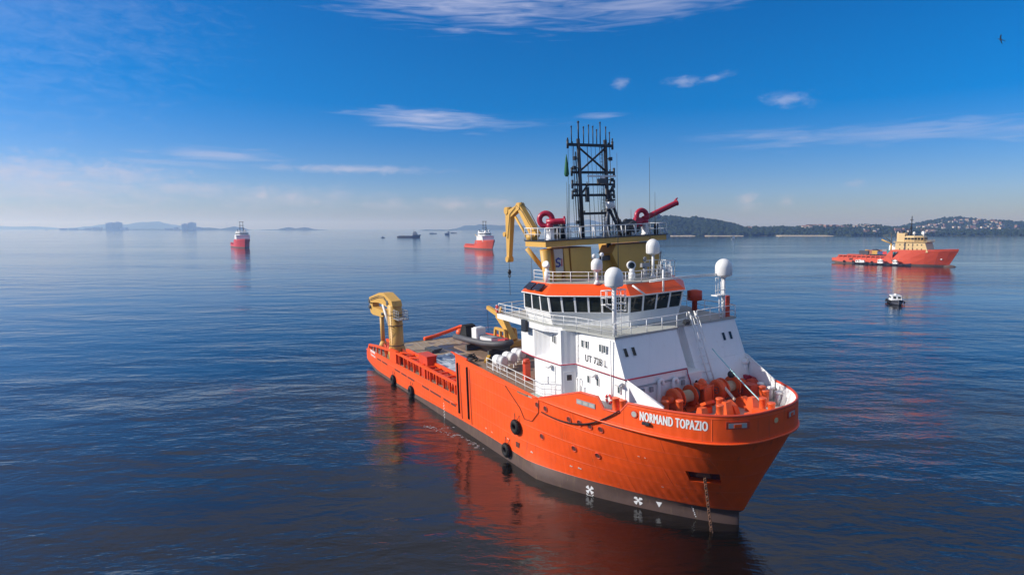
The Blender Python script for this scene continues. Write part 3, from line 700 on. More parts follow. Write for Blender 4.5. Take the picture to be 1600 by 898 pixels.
sl_ = Vector((-1.47, 0, 2.95)).normalized()
for y in (-6.05, -5.25): window((65.42 - 1.47 * (13.3 - 11.45) / 2.95 + .01, y, 13.3), (0, 1, 0), sl_, .34, .68)
slp = Vector((-2.6, 0, 6.4)).normalized()
for y in (5.55, 6.4): window((66 - 2.6 * (13.05 - 8) / 6.4 + .01, y, 13.05), (0, 1, 0), slp, .34, .68)
vs, fs = text_mesh('UT 728 L', .82, .008, .80, 1.12); mb = MB(); mb.add([(60.35 + a, -6.935, 12.0 + b2) for a, b2 in vs], fs); part(mb, 'type_lettering', 'letter_black', kind='stuff')
# door in the oblique wall
du = Vector((.6, 1.2, 0)).normalized(); dn = Vector((1.2, -.6, 0)).normalized()
dd = MB(); c0 = Vector((58.8, -7.5, 8.05)) + dn * .0
dd.prism([c0 + du * a + Vector((0, 0, b2)) for a, b2 in ((-.45, .2), (.45, .2), (.45, 2.8), (-.45, 2.8))], dn * .06); door = part(dd, 'door', 'white_smooth')
window(c0 + Vector((0, 0, 2.3)) + dn * .065, du, (0, 0, 1), .42, .5, door, 'pane_grey', 'white_smooth', .03, .03)
# red fire main round the house, gooseneck vents, floodlight
fm = MB(); fm.tube([(52.1, -8.24, 11.55), (54.2, -8.22, 11.4), (58.5, -8.2, 11.45), (59.1, -7.02, 11.5), (65.45, -6.98, 11.5)], .05, 6); part(fm, 'fire_main', 'crimson')
fm = MB(); fm.tube([(65.46, -6.95, 11.45), (65.52, -.5, 11.4), (65.56, -.42, 10.9), (65.62, -.2, 10.3), (65.65, -.1, 9.3)], .055, 6)
part(fm, 'fire_main', 'crimson')
for y, h_ in ((-3.65, 11.05), (-2.1, 10.9)):
    vp = MB(); vp.tube([(65.62, y, 8.3), (65.62, y, h_ - .3)] + arc((65.62, y + .22, h_ - .3), .22, 180, 0, 6, (0, 1, 0), (0, 0, 1)) + [(65.62, y + .44, h_ - .55)], .13, 8); part(vp, 'gooseneck_vent', 'white')
vp = MB(); vp.tube([(59.35, -7.1, 8.2), (59.35, -7.1, 10.2)] + arc((59.57, -7.1, 10.2), .22, 180, 0, 6, (1, 0, 0), (0, 0, 1)) + [(59.79, -7.1, 8.3)], .06, 6); part(vp, 'gooseneck_vent', 'white')
for x, z in ((57.0, 11.1), (61.7, 11.1), (65.0, 11.1)):
    fl_ = MB(); y = -8.12 if x < 58 else -6.92; fl_.cbox((x, y - .28, z), (.5, .4, .16), Matrix.Rotation(R(25), 3, 'X')); fl_.seg((x, y, z + .1), (x, y - .3, z + .1), .04, 5); part(fl_, 'floodlight', 'white_smooth')
for x, y, z0, z1 in ((57.6, -8.16, 8.0, 11.2), (59.4, -6.97, 11.7, 14.3)):
    dp = MB(); dp.seg((x, y, z0), (x, y, z1), .035, 6)
    for z in np.arange(z0 + .4, z1, 1.1): dp.box(x - .07, x + .07, y - .02, y + .06, z - .03, z + .03)
    part(dp, 'wall_pipe', 'white')
for x, y, z in ((60.0, -7.0, 9.4), (63.4, -7.0, 9.35), (56.2, -8.2, 9.7)):
    dp = MB(); dp.box(x - .25, x + .25, y, y + .12, z - .3, z + .3); dp.box(x - .28, x + .28, y - .02, y + .12, z + .3, z + .34); part(dp, 'wall_locker', 'white_smooth')
for y in (-5.2, -4.3, -.9):
    dp = MB(); dp.box(65.42, 65.55, y - .16, y + .16, 10.1, 10.5); part(dp, 'junction_box', 'mid_grey')
dp = MB()
for z, yv in ((10.65, -4.6), (10.75, -4.6)): dp.tube([(65.47, -6.3, z), (65.47, -.6, z)], .025, 5)
part(dp, 'cable_run', 'mid_grey')
for y in (3.2, 5.0, 6.6):
    dp = MB(); dp.cbox((65.6, y, 9.6), (.5, .3, .3)); dp.seg((65.6, y, 9.4), (65.6, y, 8.4), .05, 6); part(dp, 'valve_stand', 'crimson')
dp = MB(); dp.seg((63.9, -6.98, 8.4), (63.75, -6.98, 14.3), .06, 6); part(dp, 'drain_pipe', 'white')
# bridge deck
bd = MB(); bd.prism([(47.6, -8.25, 14.38), (56.3, -8.42, 14.38), (58.4, -7.7, 14.38), (59.6, -7.25, 14.38), (64.05, -6.75, 14.38), (64.0, .0, 14.38), (63.5, .1, 14.38), (63.5, 7.7, 14.38), (59.6, 8.0, 14.38), (56.3, 9.0, 14.38), (47.6, 8.9, 14.38)], (0, 0, .17)); part(bd, 'bridge_deck', 'grey_deck')
fa = MB(); fa.prism([(47.55, -8.27, 14.1), (56.35, -8.45, 14.1), (58.3, -7.75, 14.1), (58.3, -7.6, 14.1), (56.3, -8.3, 14.1), (47.7, -8.12, 14.1)], (0, 0, .5)); fa.box(47.5, 47.6, -8.2, 8.8, 14.1, 14.6); part(fa, 'deck_fascia', 'white')
nb = MB(); nb.box(53.0, 53.75, -8.72, -8.45, 13.65, 14.75); part(nb, 'sidelight_box', 'black_steel')
# guard rails of the bridge deck
g = MB(); rail(g, [(47.7, 8.7, 14.55), (47.7, -8.15, 14.55), (56.2, -8.35, 14.55), (58.4, -7.65, 14.55), (59.6, -7.2, 14.55), (63.95, -6.7, 14.55)]); part(g, 'guard_rail', 'white')
g = MB(); rail(g, [(63.95, -6.7, 14.55), (63.9, .0, 14.55), (63.45, 1.6, 14.55)], 1.05, 2, 1.7, .035); part(g, 'guard_rail', 'white')
g = MB(); rail(g, [(63.45, 2.8, 14.55), (63.45, 7.6, 14.55), (59.6, 7.9, 14.55), (56.3, 8.9, 14.55), (47.7, 8.7, 14.55)], 1.05, 2, 1.7, .035); part(g, 'guard_rail', 'white')
g = MB(); rail(g, [(46.0, -8.85, 8.5), (50.2, -8.82, 8.35), (55.0, -8.72, 8.1), (58.2, -8.5, 8.6)], 1.35, 3, 1.4); part(g, 'guard_rail', 'white')
# wheelhouse: sloping walls, a band of separate panes, orange roof
def ring6(z, ys, xa, xb, xf, yf): return [(xa, -ys, z), (xb, -ys, z), (xf, -yf, z), (xf, yf, z), (xb, ys, z), (xa, ys, z)]
r0, r1, r2, r3 = ring6(14.5, 7.35, 52.3, 56.2, 61.1, 2.8), ring6(15.72, 7.85, 52.2, 56.6, 61.35, 2.95), ring6(17.1, 7.98, 52.4, 56.5, 61.6, 3.1), ring6(17.25, 8.05, 52.35, 56.55, 61.68, 3.12)
wh = MB(); wh.loft([r0, r1]); wh.loft([r2, r3]); wheel = part(wh, 'wheelhouse', 'white')
V = lambda p: Vector(p)
core = MB(); sh = lambda r_, k: [((p[0] - 56) * k + 56, p[1] * k, p[2]) for p in r_]; core.loft([sh(r1, .965), sh(r2, .965)]); part(core, 'wheelhouse_interior', 'dark_grey', wheel)
def bay(a, b2, c2, d2, n, mw=.16, skip=()):
    """n panes between the sill edge a-b and the head edge d-c"""
    a, b2, c2, d2 = map(V, (a, b2, c2, d2)); L = (b2 - a).length; m = mw / L
    nn = (b2 - a).cross(d2 - a).normalized()
    for i in range(n + 1):
        f = i / n; w = m if 0 < i < n else m * .8; f0, f1 = max(0, f - w / 2), min(1, f + w / 2)
        if i == 0: f0, f1 = 0, w
        if i == n: f0, f1 = 1 - w, 1
        q = MB(); q.prism([a.lerp(b2, f0), a.lerp(b2, f1), d2.lerp(c2, f1), d2.lerp(c2, f0)], nn * -.14); part(q, 'window_pillar', 'white', wheel)
    for i in range(n):
        f0, f1 = i / n + m * .4, (i + 1) / n - m * .4; e0, e1 = .035, .965
        A, B_, C_, D_ = a.lerp(b2, f0), a.lerp(b2, f1), d2.lerp(c2, f1), d2.lerp(c2, f0)
        lo = lambda p, q_: p.lerp(q_, e0); hi = lambda p, q_: p.lerp(q_, e1)
        q = MB(); q.prism([lo(A, D_) - nn * .06, lo(B_, C_) - nn * .06, hi(B_, C_) - nn * .06, hi(A, D_) - nn * .06], nn * -.03); part(q, 'window_pane', 'pane', wheel)
        s2 = MB(); s2.prism([A, B_, lo(B_, C_), lo(A, D_)], nn * .05); part(s2, 'window_sill', 'white_smooth', wheel)
for i, n in ((0, 3), (1, 6), (2, 4), (3, 6), (4, 3), (5, 6)):
    j = (i + 1) % 6; bay(r1[i], r1[j], r2[j], r2[i], n)
rf = MB(); r4 = ring6(18.1, 7.0, 52.3, 55.6, 60.75, 2.75); rf.loft([sh(r3, 1.012), r4]); part(rf, 'wheelhouse_roof', 'orange', wheel)
tp = MB(); tp.prism([(p[0], p[1], 18.1) for p in sh(r4, .995)], (0, 0, .06)); part(tp, 'top_deck', 'grey_deck', wheel)
gt = MB(); gt.tube([(p[0], p[1], 17.2) for p in sh(r3, 1.012)[:5]], .05, 6); part(gt, 'roof_gutter', 'white', wheel)
for k in range(2):
    a0 = 52.7 + k * 1.45; q = MB(); n_a = Vector((0, -.85, 1.2)).normalized(); vd = Vector((0, 1.2, .85)).normalized()
    c0 = Vector((a0, -8.05, 17.45)) + n_a * .12
    q.prism([c0, c0 + Vector((1.2, 0, 0)), c0 + Vector((1.2, 0, 0)) + vd * .85, c0 + vd * .85], n_a * .08); part(q, 'roof_panel', 'solar', wheel)
g = MB(); rr4 = [(p[0], p[1], 18.15) for p in sh(r4, .97)]; rail(g, [rr4[0], rr4[1], rr4[2], rr4[3], rr4[4], rr4[5]], 1.0, 3, 1.6, .03); part(g, 'guard_rail', 'white')

# ------------------------------------------------------------------ funnels, fire platform, mast
fu = MB(); fu.frust((50.8, 54.4, -3.6, -1.4, 14.5), (50.6, 54.6, -4.15, -1.75, 21.1)); fun = part(fu, 'funnel', 'yellow')
q = MB(); q.tube([(54.0, -6.15, 14.6), (54.2, -6.35, 18.0), (54.35, -6.75, 21.1)], .36, 10, .5); part(q, 'funnel_leg', 'yellow', fun)
q = MB(); q.hexa([(53.3, -5.5, 14.6), (54.5, -5.5, 14.6), (54.5, -5.05, 14.6), (53.3, -5.05, 14.6)], [(53.3, -6.05, 21.1), (54.62, -6.05, 21.1), (54.62, -5.2, 21.1), (53.3, -5.2, 21.1)]); part(q, 'funnel_fin', 'yellow', fun)
q = MB(); q.frust((52.6, 54.6, -4.45, -3.9, 14.6), (52.4, 54.75, -5.0, -4.45, 21.1)); part(q, 'funnel_fin', 'yellow', fun)
q = MB(); q.seg((52.6, -7.6, 21.2), (53.2, -6.2, 19.2), .22, 8); part(q, 'platform_strut', 'yellow', fun)
# company mark on the fin: a blue S of bars with a red upright
q = MB(); em = MB()
bx = Vector((54.66, -5.88, 19.55)); n_ = Vector((1, 0, 0))
q.hexa([(54.3, -5.75, 18.9), (54.62, -5.75, 18.9), (54.62, -4.95, 18.9), (54.3, -4.95, 18.9)], [(54.45, -6.05, 21.1), (54.70, -6.05, 21.1), (54.70, -5.05, 21.1), (54.45, -5.05, 21.1)]); pl_ = part(q, 'emblem_plate', 'plaster', fun)
em.tube([(54.68, -5.32, 20.15), (54.68, -5.55, 20.25), (54.68, -5.8, 20.1), (54.68, -5.72, 19.9), (54.68, -5.45, 19.82), (54.68, -5.35, 19.62), (54.68, -5.55, 19.48), (54.68, -5.82, 19.55)], .085, 6); part(em, 'emblem', 'blue_mark', pl_)
em = MB(); em.box(54.64, 54.70, -5.2, -5.12, 19.5, 20.2); part(em, 'emblem', 'red_mark', pl_)
fu = MB(); fu.frust((50.8, 54.4, 3.2, 7.3, 14.5), (50.6, 54.6, 2.2, 6.75, 21.1)); fp = part(fu, 'funnel', 'yellow')
q = MB(); q.prism([(54.0, 2.6, 14.6), (54.0, 2.3, 17.5), (54.0, .75, 20.3), (54.0, 1.2, 21.1), (54.0, 2.4, 21.1), (54.0, 3.2, 14.6)], (.62, 0, 0)); q.prism([(52.4, 2.55, 14.6), (52.4, 2.3, 17.5), (52.4, .8, 20.3), (52.4, 1.25, 21.05), (52.4, 2.4, 21.05), (52.4, 3.2, 14.6)], (1.6, 0, 0)); part(q, 'funnel_fin', 'yellow', fp)
q = MB(); q.box(51.2, 53.8, -1.5, 2.6, 14.5, 19.65); part(q, 'engine_casing', 'yellow')
q = MB(); q.box(53.85, 54.1, -.2, .9, 19.65, 20.1); part(q, 'casing_vent', 'dark_grey')
for y in (-3.3, 4.6):
    for dx in (0, 1.1):
        q = MB(); q.tube([(51.2 + dx, y, 21.9), (51.2 + dx, y, 23.0), (50.9 + dx, y, 23.4)], .28, 10); part(q, 'exhaust_pipe', 'black_steel')
pf = MB(); pf.box(51.6, 55.1, -7.15, 7.3, 21.34, 21.85); plat = part(pf, 'fire_platform', 'yellow')
pf = MB(); pf.box(51.5, 55.2, -7.25, 7.4, 21.85, 21.93); part(pf, 'platform_grating', 'black_steel', plat)
g = MB(); rail(g, [(51.6, -7.2, 21.93), (55.1, -7.2, 21.93), (55.1, 7.3, 21.93), (51.6, 7.3, 21.93), (51.6, -7.2, 21.93)], 1.1, 2, 1.3, .034); part(g, 'guard_rail', 'white', plat)
for y in np.linspace(-6.5, 6.6, 9):
    q = MB(); q.seg((55.1, y, 21.95), (55.0, y - .12, 22.95), .06, 6); part(q, 'rail_stay', 'white_smooth', plat)
# mast
mast_bm = MB(); mast_bm.seg((53.6, -1.95, 21.9), (53.2, -2.0, 31.2), .21, 8, .17); mast = part(mast_bm, 'mast', 'black_steel')
q = MB(); q.seg((53.6, 1.35, 14.6), (53.2, 1.2, 31.2), .22, 8, .18); part(q, 'mast_leg', 'black_steel', mast)
q = MB(); q.seg((53.62, -2.3, 21.9), (53.25, -2.35, 30.0), .06, 6); part(q, 'cable_tray', 'black_steel', mast)
for z, y0, y1, r_ in ((30.65, -3.2, 2.1, .13), (28.1, -2.8, 2.25, .12), (26.95, -2.75, 2.25, .11), (25.95, -2.75, 2.2, .12), (24.2, -1.9, 1.2, .12)):
    q = MB(); q.box(53.2 - r_, 53.2 + r_, y0, y1, z - r_, z + r_)
    for y in (y0, y1):
        q.seg((53.2, y, z - .35), (53.2, y, z + .45), .11, 6)
        q.seg((53.2, y + (.5 if y < 0 else -.5), z), (53.2, y + (.5 if y < 0 else -.5), z + .3), .08, 6)
    part(q, 'mast_yard', 'black_steel', mast)
for a, b2 in (((53.25, -1.95, 30.4), (53.3, 1.2, 28.2)), ((53.25, 1.15, 30.4), (53.3, -1.95, 28.2)), ((53.4, 1.2, 25.6), (53.3, 2.1, 26.9)), ((53.4, -1.95, 26.0), (53.5, -1.2, 26.9)),
              ((53.4, 1.25, 24.9), (53.9, 2.6, 21.9)), ((53.4, 1.3, 26.4), (53.5, 3.1, 21.9)), ((53.4, 1.2, 24.4), (52.2, 2.2, 21.9))):
    q = MB(); q.seg(a, b2, .10 if b2[2] > 22 else .15, 6); part(q, 'mast_brace', 'black_steel', mast)
q = MB(); q.seg((53.6, 1.1, 24.3), (54.9, -.45, 21.95), .1, 6); part(q, 'mast_brace', 'mid_grey', mast)
for y, z0, z1, r_ in ((-2.75, 30.8, 32.3, .05), (-1.95, 31.2, 32.75, .07), (-1.35, 30.8, 32.3, .05), (-.75, 30.8, 32.5, .045), (-.25, 30.8, 32.4, .05), (.2, 30.8, 32.1, .05), (.62, 30.8, 32.8, .055), (1.3, 31.2, 32.4, .05), (1.75, 30.8, 31.9, .05), (-3.2, 30.7, 31.2, .05), (2.1, 30.7, 31.3, .05)):
    q = MB(); q.seg((53.2, y, z0), (53.2, y, z1), r_, 6); q.ball((53.2, y, z1), r_ * 1.7, 8, 5); part(q, 'antenna', 'black_steel', mast)
for z, y in ((29.4, -2.5), (29.4, 1.75), (28.5, -2.6), (27.4, 1.9), (26.4, -2.5), (25.2, 1.75), (23.4, -2.3), (26.4, 1.9)):
    q = MB(); q.cbox((53.3, y, z), (.3, .28, .34)); q.seg((53.3, y, z), (53.3, -1.95 if y < 0 else 1.2, z), .05, 5); part(q, 'navigation_lamp', 'black_steel', mast)
for y in (-.95, .75, 1.75, -2.55):
    q = MB(); q.seg((53.55, y, 22.0), (53.2, y, 30.6), .035, 5); part(q, 'mast_cable', 'black_steel', mast)
q = MB(); q.cbox((53.7, .35, 27.72), (.2, 3.3, .16)); q.seg((53.7, .4, 27.0), (53.7, .4, 27.65), .2, 8); part(q, 'radar_scanner', 'white_smooth', mast)
q = MB(); q.cbox((53.8, .3, 27.25), (.5, .9, .45)); part(q, 'radar_motor', 'dark_grey', mast)
q = MB(); q.lathe((54.0, 1.1, 24.6), [(.3, 0), (.42, .1), (.42, .55), (.3, .8)], (0, 0, 1), 12); part(q, 'mast_lamp', 'white_smooth', mast)
q = MB(); q.lathe((54.0, 1.1, 25.35), [(.5, 0), (.5, .15)], (0, 0, 1), 12); q.seg((53.5, 1.1, 25.4), (54.2, 1.1, 25.4), .08, 6); part(q, 'mast_bracket', 'black_steel', mast)
q = MB(); q.cbox((53.4, -1.2, 26.0), (.3, .3, 1.4)); q.seg((53.4, -1.2, 26.7), (53.4, -1.2, 27.2), .05, 5); part(q, 'signal_horn', 'black_steel', mast)
lad = MB()
for y in (.55, .9): lad.seg((53.5, y, 21.95), (53.15, y, 30.8), .028, 5)
for k in range(26): z = 22.2 + k * .33; x = 53.5 - .35 * (z - 21.95) / 8.85; lad.seg((x, .55, z), (x, .9, z), .022, 4)
part(lad, 'mast_ladder', 'black_steel', mast)
for a, b2 in (((53.2, -3.15, 30.6), (53.6, -3.6, 22.0)), ((53.2, -2.7, 30.5), (53.8, -2.7, 22.0)), ((53.2, -.5, 30.5), (53.6, -.4, 22.0)), ((53.2, .0, 30.5), (53.6, .1, 22.0)), ((53.2, .3, 28.0), (53.6, .45, 22.0)), ((53.2, -3.1, 27.0), (53.6, -3.5, 22.0)), ((53.2, -2.8, 28.1), (53.5, -2.75, 22.0))):
    q = MB(); q.seg(a, b2, .02, 4); part(q, 'halyard', 'black_steel', mast)
for p, h_ in (((56.4, .0, 21.0), 8.6), ((57.2, 3.2, 21.0), 8.2), ((54.9, -4.6, 21.9), 5.2), ((55.0, .9, 21.9), 4.0), ((55.0, 5.9, 21.9), 4.2), ((54.9, 2.9, 21.9), 2.6), ((52.2, -6.9, 14.6), 6.5)):
    q = MB(); x, y, z = p
    if z == 21.0: z = 18.1
    q.seg((x, y, z), (x, y, z + h_ + (2.9 if p[2] == 21.0 else 0)), .04, 5, .015); part(q, 'whip_antenna', 'dark_grey')
# satellite dishes leaning on the platform
for y, z, r_ in ((2.55, 22.7, .62), (3.35, 22.85, .72), (4.1, 22.6, .5)):
    q = MB(); q.lathe((54.2, y, z), [(r_, .12), (r_ * .96, .14), (r_ * .6, .03), (.08, 0), (.08, -.1), (r_ * .6, -.06), (r_, .08)], (.55, -.75, .35), 18); q.seg((54.1, y + .1, 21.95), (54.1, y + .1, z), .08, 6); part(q, 'satellite_dish', 'dark_grey', plat)
q = MB(); q.lathe((54.7, 6.3, 21.95), [(.22, 0), (.22, 1.0), (.15, 1.1)], (0, 0, 1), 10); part(q, 'searchlight', 'black_steel', plat)
# fire monitors
def monitor(p, noz_dir, L, r):
    x, y, z = p
    b_ = MB(); b_.lathe((x, y, z), [(.42, 0), (.42, .1), (.36, .12), (.36, 1.0), (.42, 1.02), (.42, 1.15)], (0, 0, 1), 16); root = part(b_, 'monitor_pedestal', 'white')
    t = MB(); nd = Vector(noz_dir).normalized(); sidev = Vector((-nd.y, nd.x, 0)).normalized(); up = Vector((0, 0, 1))
    flat = Vector((nd.x, nd.y, 0)).normalized()
    ctr = Vector((x, y, z + 1.85)) - flat * .35 + sidev * .12
    t.torus(ctr, sidev, .58, .25, 24, 10)
    t.seg((x, y, z + 1.1), (x, y, z + 1.55), .32, 10)
    part(t, 'monitor_loop', 'crimson', root)
    n2 = MB(); a = Vector((x, y, z + 1.65)); n2.tube([a - nd * .3, a + nd * L * .35, a + nd * L * .97, a + nd * L * .98, a + nd * L], .27, 12); n2.lathe(a + nd * L * .97, [(.31, 0), (.33, .12), (.25, .14)], nd, 12)
    n2.seg(a + nd * L * .93 + up * .3, a + nd * L * 1.02 + up * .42, .08, 6); part(n2, 'monitor_nozzle', 'crimson', root)
monitor((54.4, -6.2, 21.93), (.62, .78, .02), 1.35, .3)
monitor((54.2, 5.35, 21.93), (.15, .92, .36), 4.0, .3)
q = MB(); q.cbox((54.2, 4.35, 23.2), (.5, .75, .9)); q.seg((54.2, 4.3, 23.3), (54.2, 5.3, 23.3), .25, 8); part(q, 'monitor_drive', 'crimson')
# crane on the platform corner
KC = MB(); KC.lathe((52.0, -6.6, 21.9), [(.6, 0), (.6, .5), (.45, .6)], (0, 0, 1), 14); kc = part(KC, 'knuckle_crane', 'yellow')
def beam(mb, a, b2, w0, h0, w1, h1, side=(1, 0, 0)):
    a, b2 = Vector(a), Vector(b2); d = (b2 - a).normalized(); s2 = Vector(side); s2 = (s2 - d * s2.dot(d)).normalized(); u = s2.cross(d)
    mb.loft([[a - s2 * w0 / 2 - u * h0 / 2, a + s2 * w0 / 2 - u * h0 / 2, a + s2 * w0 / 2 + u * h0 / 2, a - s2 * w0 / 2 + u * h0 / 2],
             [b2 - s2 * w1 / 2 - u * h1 / 2, b2 + s2 * w1 / 2 - u * h1 / 2, b2 + s2 * w1 / 2 + u * h1 / 2, b2 - s2 * w1 / 2 + u * h1 / 2]])
    return mb
K0, K1, K2, K3, K4 = (52.6, -6.5, 22.2), (49.75, -6.5, 25.1), (47.4, -6.5, 24.75), (48.1, -6.5, 24.0), (47.3, -6.5, 19.9)
q = MB(); beam(q, K0, K1, .55, .95, .5, .6, (0, 1, 0)); part(q, 'boom', 'yellow', kc)
q = MB(); beam(q, K1, (47.9, -6.5, 24.4), .45, .5, .5, .8, (0, 1, 0)); beam(q, (47.75, -6.5, 24.85), K4, .5, 1.15, .4, .45, (0, 1, 0)); part(q, 'jib', 'yellow', kc)
q = MB(); q.seg((51.0, -6.45, 21.95), (48.7, -6.45, 24.1), .13, 8); part(q, 'jib_cylinder', 'yellow', kc)
for p, r_ in ((K1, .38), (K2, .38), (K4, .3), ((46.9, -6.5, 22.4), .25)):
    q = MB(); q.lathe((p[0], p[1] - .32, p[2]), [(r_, 0), (r_, .64)], (0, 1, 0), 12); part(q, 'sheave', 'yellow', kc)
q = MB(); q.torus((51.2, -6.2, 22.3), (0.4, 1, 0), .38, .07, 14, 6); part(q, 'hose_loop', 'black_steel', kc)
q = MB(); q.tube([(52.6, -6.4, 23.2), (51.3, -6.4, 24.6), (49.8, -6.4, 25.5)], .04, 5); part(q, 'hose', 'black_steel', kc)
q = MB(); q.seg((47.2, -6.5, 19.9), (47.2, -6.5, 16.2), .025, 4); part(q, 'hoist_wire', 'black_steel', kc)
q = MB(); q.ball((47.2, -6.5, 18.6), .2, 8, 6, (1, 1, 1.4)); q.torus((47.2, -6.5, 18.2), (1, 0, 0), .14, .04, 10, 5); part(q, 'hook', 'black_steel', kc)
q = MB(); q.tube([(52.2, -6.75, 23.0), (50.6, -6.8, 24.6), (49.6, -6.8, 25.2), (48.2, -6.8, 24.4), (47.6, -6.8, 22.0)], .035, 5); part(q, 'hose', 'black_steel', kc)
# masts with radomes
def dome(mb, p, r, h):
    x, y, z = p; mb.lathe((x, y, z), [(r * .35, -.12), (r * .93, 0), (r, .1), (r, h * .5)] + [(r * math.cos(t), h * .5 + (h * .5) * math.sin(t)) for t in np.linspace(.12, 1.5, 8)], (0, 0, 1), 24)
for x, y, zt, s2 in ((63.55, -6.35, 18.5, -1), (63.3, 6.25, 18.35, -1)):
    q = MB(); q.seg((x, y, 14.55), (x, y, zt), .17, 10); q.lathe((x, y, zt - .2), [(.17, 0), (.45, .2)], (0, 0, 1), 14); rm = part(q, 'radome_mast', 'white')
    q = MB(); dome(q, (x, y, zt), .73, 1.5); part(q, 'radome', 'white_smooth', rm)
    q = MB(); bx = y - .75
    if y < 0: # basket and hooped ladder
        for yy in (bx - .3, bx + .3):
            for xx in (x - .3, x + .3): q.seg((xx, yy, 17.1), (xx, yy, 18.2), .03, 5)
        for z in (17.1, 17.65, 18.2): q.tube([(x - .3, bx - .3, z), (x + .3, bx - .3, z), (x + .3, bx + .3, z), (x - .3, bx + .3, z), (x - .3, bx - .3, z)], .03, 5)
        q.seg((x, y, 16.5), (x, bx - .2, 17.1), .05, 5); bx2 = y + .6
        for yy in (bx2 - .25, bx2 + .25): q.seg((x - .2, yy, 14.55), (x - .2, yy, 18.2), .03, 5)
        for k in range(11): q.seg((x - .2, bx2 - .25, 14.8 + k * .32), (x - .2, bx2 + .25, 14.8 + k * .32), .022, 4)
        for z in (16.5, 17.1, 17.7, 18.2): q.torus((x + .12, bx2, z), (0, 0, 1), .4, .03, 12, 4)
        for a in (0, 70, 140, 220, 290): q.seg((x + .12 + .4 * math.cos(R(a)), bx2 + .4 * math.sin(R(a)), 16.5), (x + .12 + .4 * math.cos(R(a)), bx2 + .4 * math.sin(R(a)), 18.2), .02, 4)
    else:
        for yy in (bx - .35, bx - .05, bx + .25, bx + .5): q.seg((x + .1, yy, 16.7), (x + .1, yy, 18.2), .03, 5)
        for z in (16.7, 17.1, 18.2): q.tube([(x + .1, bx - .4, z), (x + .1, y, z)], .035, 5)
        q.box(x - .3, x + .4, bx - .5, y, 16.62, 16.7)
        for yy in (y - .72, y - .28): q.seg((x + .15, yy, 14.55), (x + .15, yy, 16.7), .035, 5)
        for k in range(6): q.seg((x + .15, y - .72, 14.8 + k * .33), (x + .15, y - .28, 14.8 + k * .33), .025, 4)
    part(q, 'mast_basket', 'white', rm)
for x, y, zb, zt, r_, h_ in ((58.8, -4.35, 18.1, 19.35, .5, 1.0), (58.4, 2.45, 18.1, 20.35, .62, 1.35)):
    q = MB(); q.seg((x, y, zb), (x, y, zt), .13, 10, .1); q.lathe((x, y, zb), [(.3, 0), (.14, .35)], (0, 0, 1), 10); rm = part(q, 'radome_post', 'white'); q = MB(); dome(q, (x, y, zt), r_, h_); part(q, 'radome', 'white_smooth', rm)
for x, y, zt in ((57.2, -3.4, 20.3), (57.4, -2.7, 20.4)):
    q = MB(); q.seg((x, y, 18.1), (x, y, zt), .035, 6); q.ball((x, y, zt + .12), .2, 10, 7); part(q, 'small_antenna', 'white_smooth')
q = MB(); q.lathe((59.0, -.6, 18.1), [(.3, 0), (.3, .75), (.2, .8), (.24, 1.1)], (0, 0, 1), 14); sl_o = part(q, 'searchlight_post', 'white')
q = MB(); q.lathe((58.8, -.55, 19.5), [(.34, -.2), (.38, 0), (.38, .3)], (.8, -.35, 0), 16); part(q, 'searchlight', 'white_smooth', sl_o); q = MB(); q.disc(Vector((58.8, -.55, 19.5)) + Vector((.8, -.35, 0)).normalized() * .3, (.8, -.35, 0), .27, 14, .03); part(q, 'lamp_glass', 'pane', sl_o)
q = MB(); q.lathe((58.7, 1.2, 18.1), [(.28, 0), (.2, .3), (.2, 1.1)], (0, 0, 1), 12); q.cbox((58.7, 1.2, 19.4), (.3, .9, .35)); q.torus((58.7, 1.2, 19.9), (1, .3, 0), .18, .07, 12, 6); part(q, 'water_cannon', 'mid_grey')
q = MB(); q.lathe((54.6, -6.75, 18.1), [(.26, 0), (.26, 1.0), (.18, 1.05), (.18, 1.3)], (0, 0, 1), 12); so = part(q, 'searchlight_post', 'white'); q = MB(); q.lathe((54.7, -6.85, 19.7), [(.22, -.25), (.34, .25), (.3, .28)], (.4, -.75, .55), 14); part(q, 'searchlight', 'white_smooth', so)
# instrument cage on the port roof corner
q = MB()
for a, b2 in (((59.6, 2.3), (59.6, 4.0)), ((59.6, 4.0), (57.5, 4.0)), ((57.5, 4.0), (57.5, 2.3))): rail(q, [(*a, 18.15), (*b2, 18.15)], 1.5, 3, .55, .026)
cg = part(q, 'instrument_cage', 'white_smooth')
q = MB(); q.seg((58.6, 3.2, 18.1), (58.6, 3.2, 20.4), .05, 6); q.ball((58.6, 3.2, 20.4), .14, 8, 6); q.seg((58.2, 2.8, 18.1), (58.2, 2.8, 20.6), .035, 6); q.cbox((58.4, 3.3, 18.9), (.4, .4, .8)); part(q, 'weather_instrument', 'mid_grey', cg)
q = MB()
for z, dy in ((18.55, 0), (18.42, .12)): q.tube([(61.6, -.9, z - .2), (62.2, 1.0, z - .05), (63.2, 5.9, z)], .05, 6)
part(q, 'wire_boom', 'white_smooth')
q = MB(); q.seg((61.9, .4, 17.3), (61.9, .4, 19.2), .09, 8); part(q, 'aerial_post', 'white_smooth')
q = MB(); q.seg((61.6, -2.8, 18.1), (62.3, -2.0, 17.3), .08, 6); part(q, 'roof_davit', 'white_smooth')

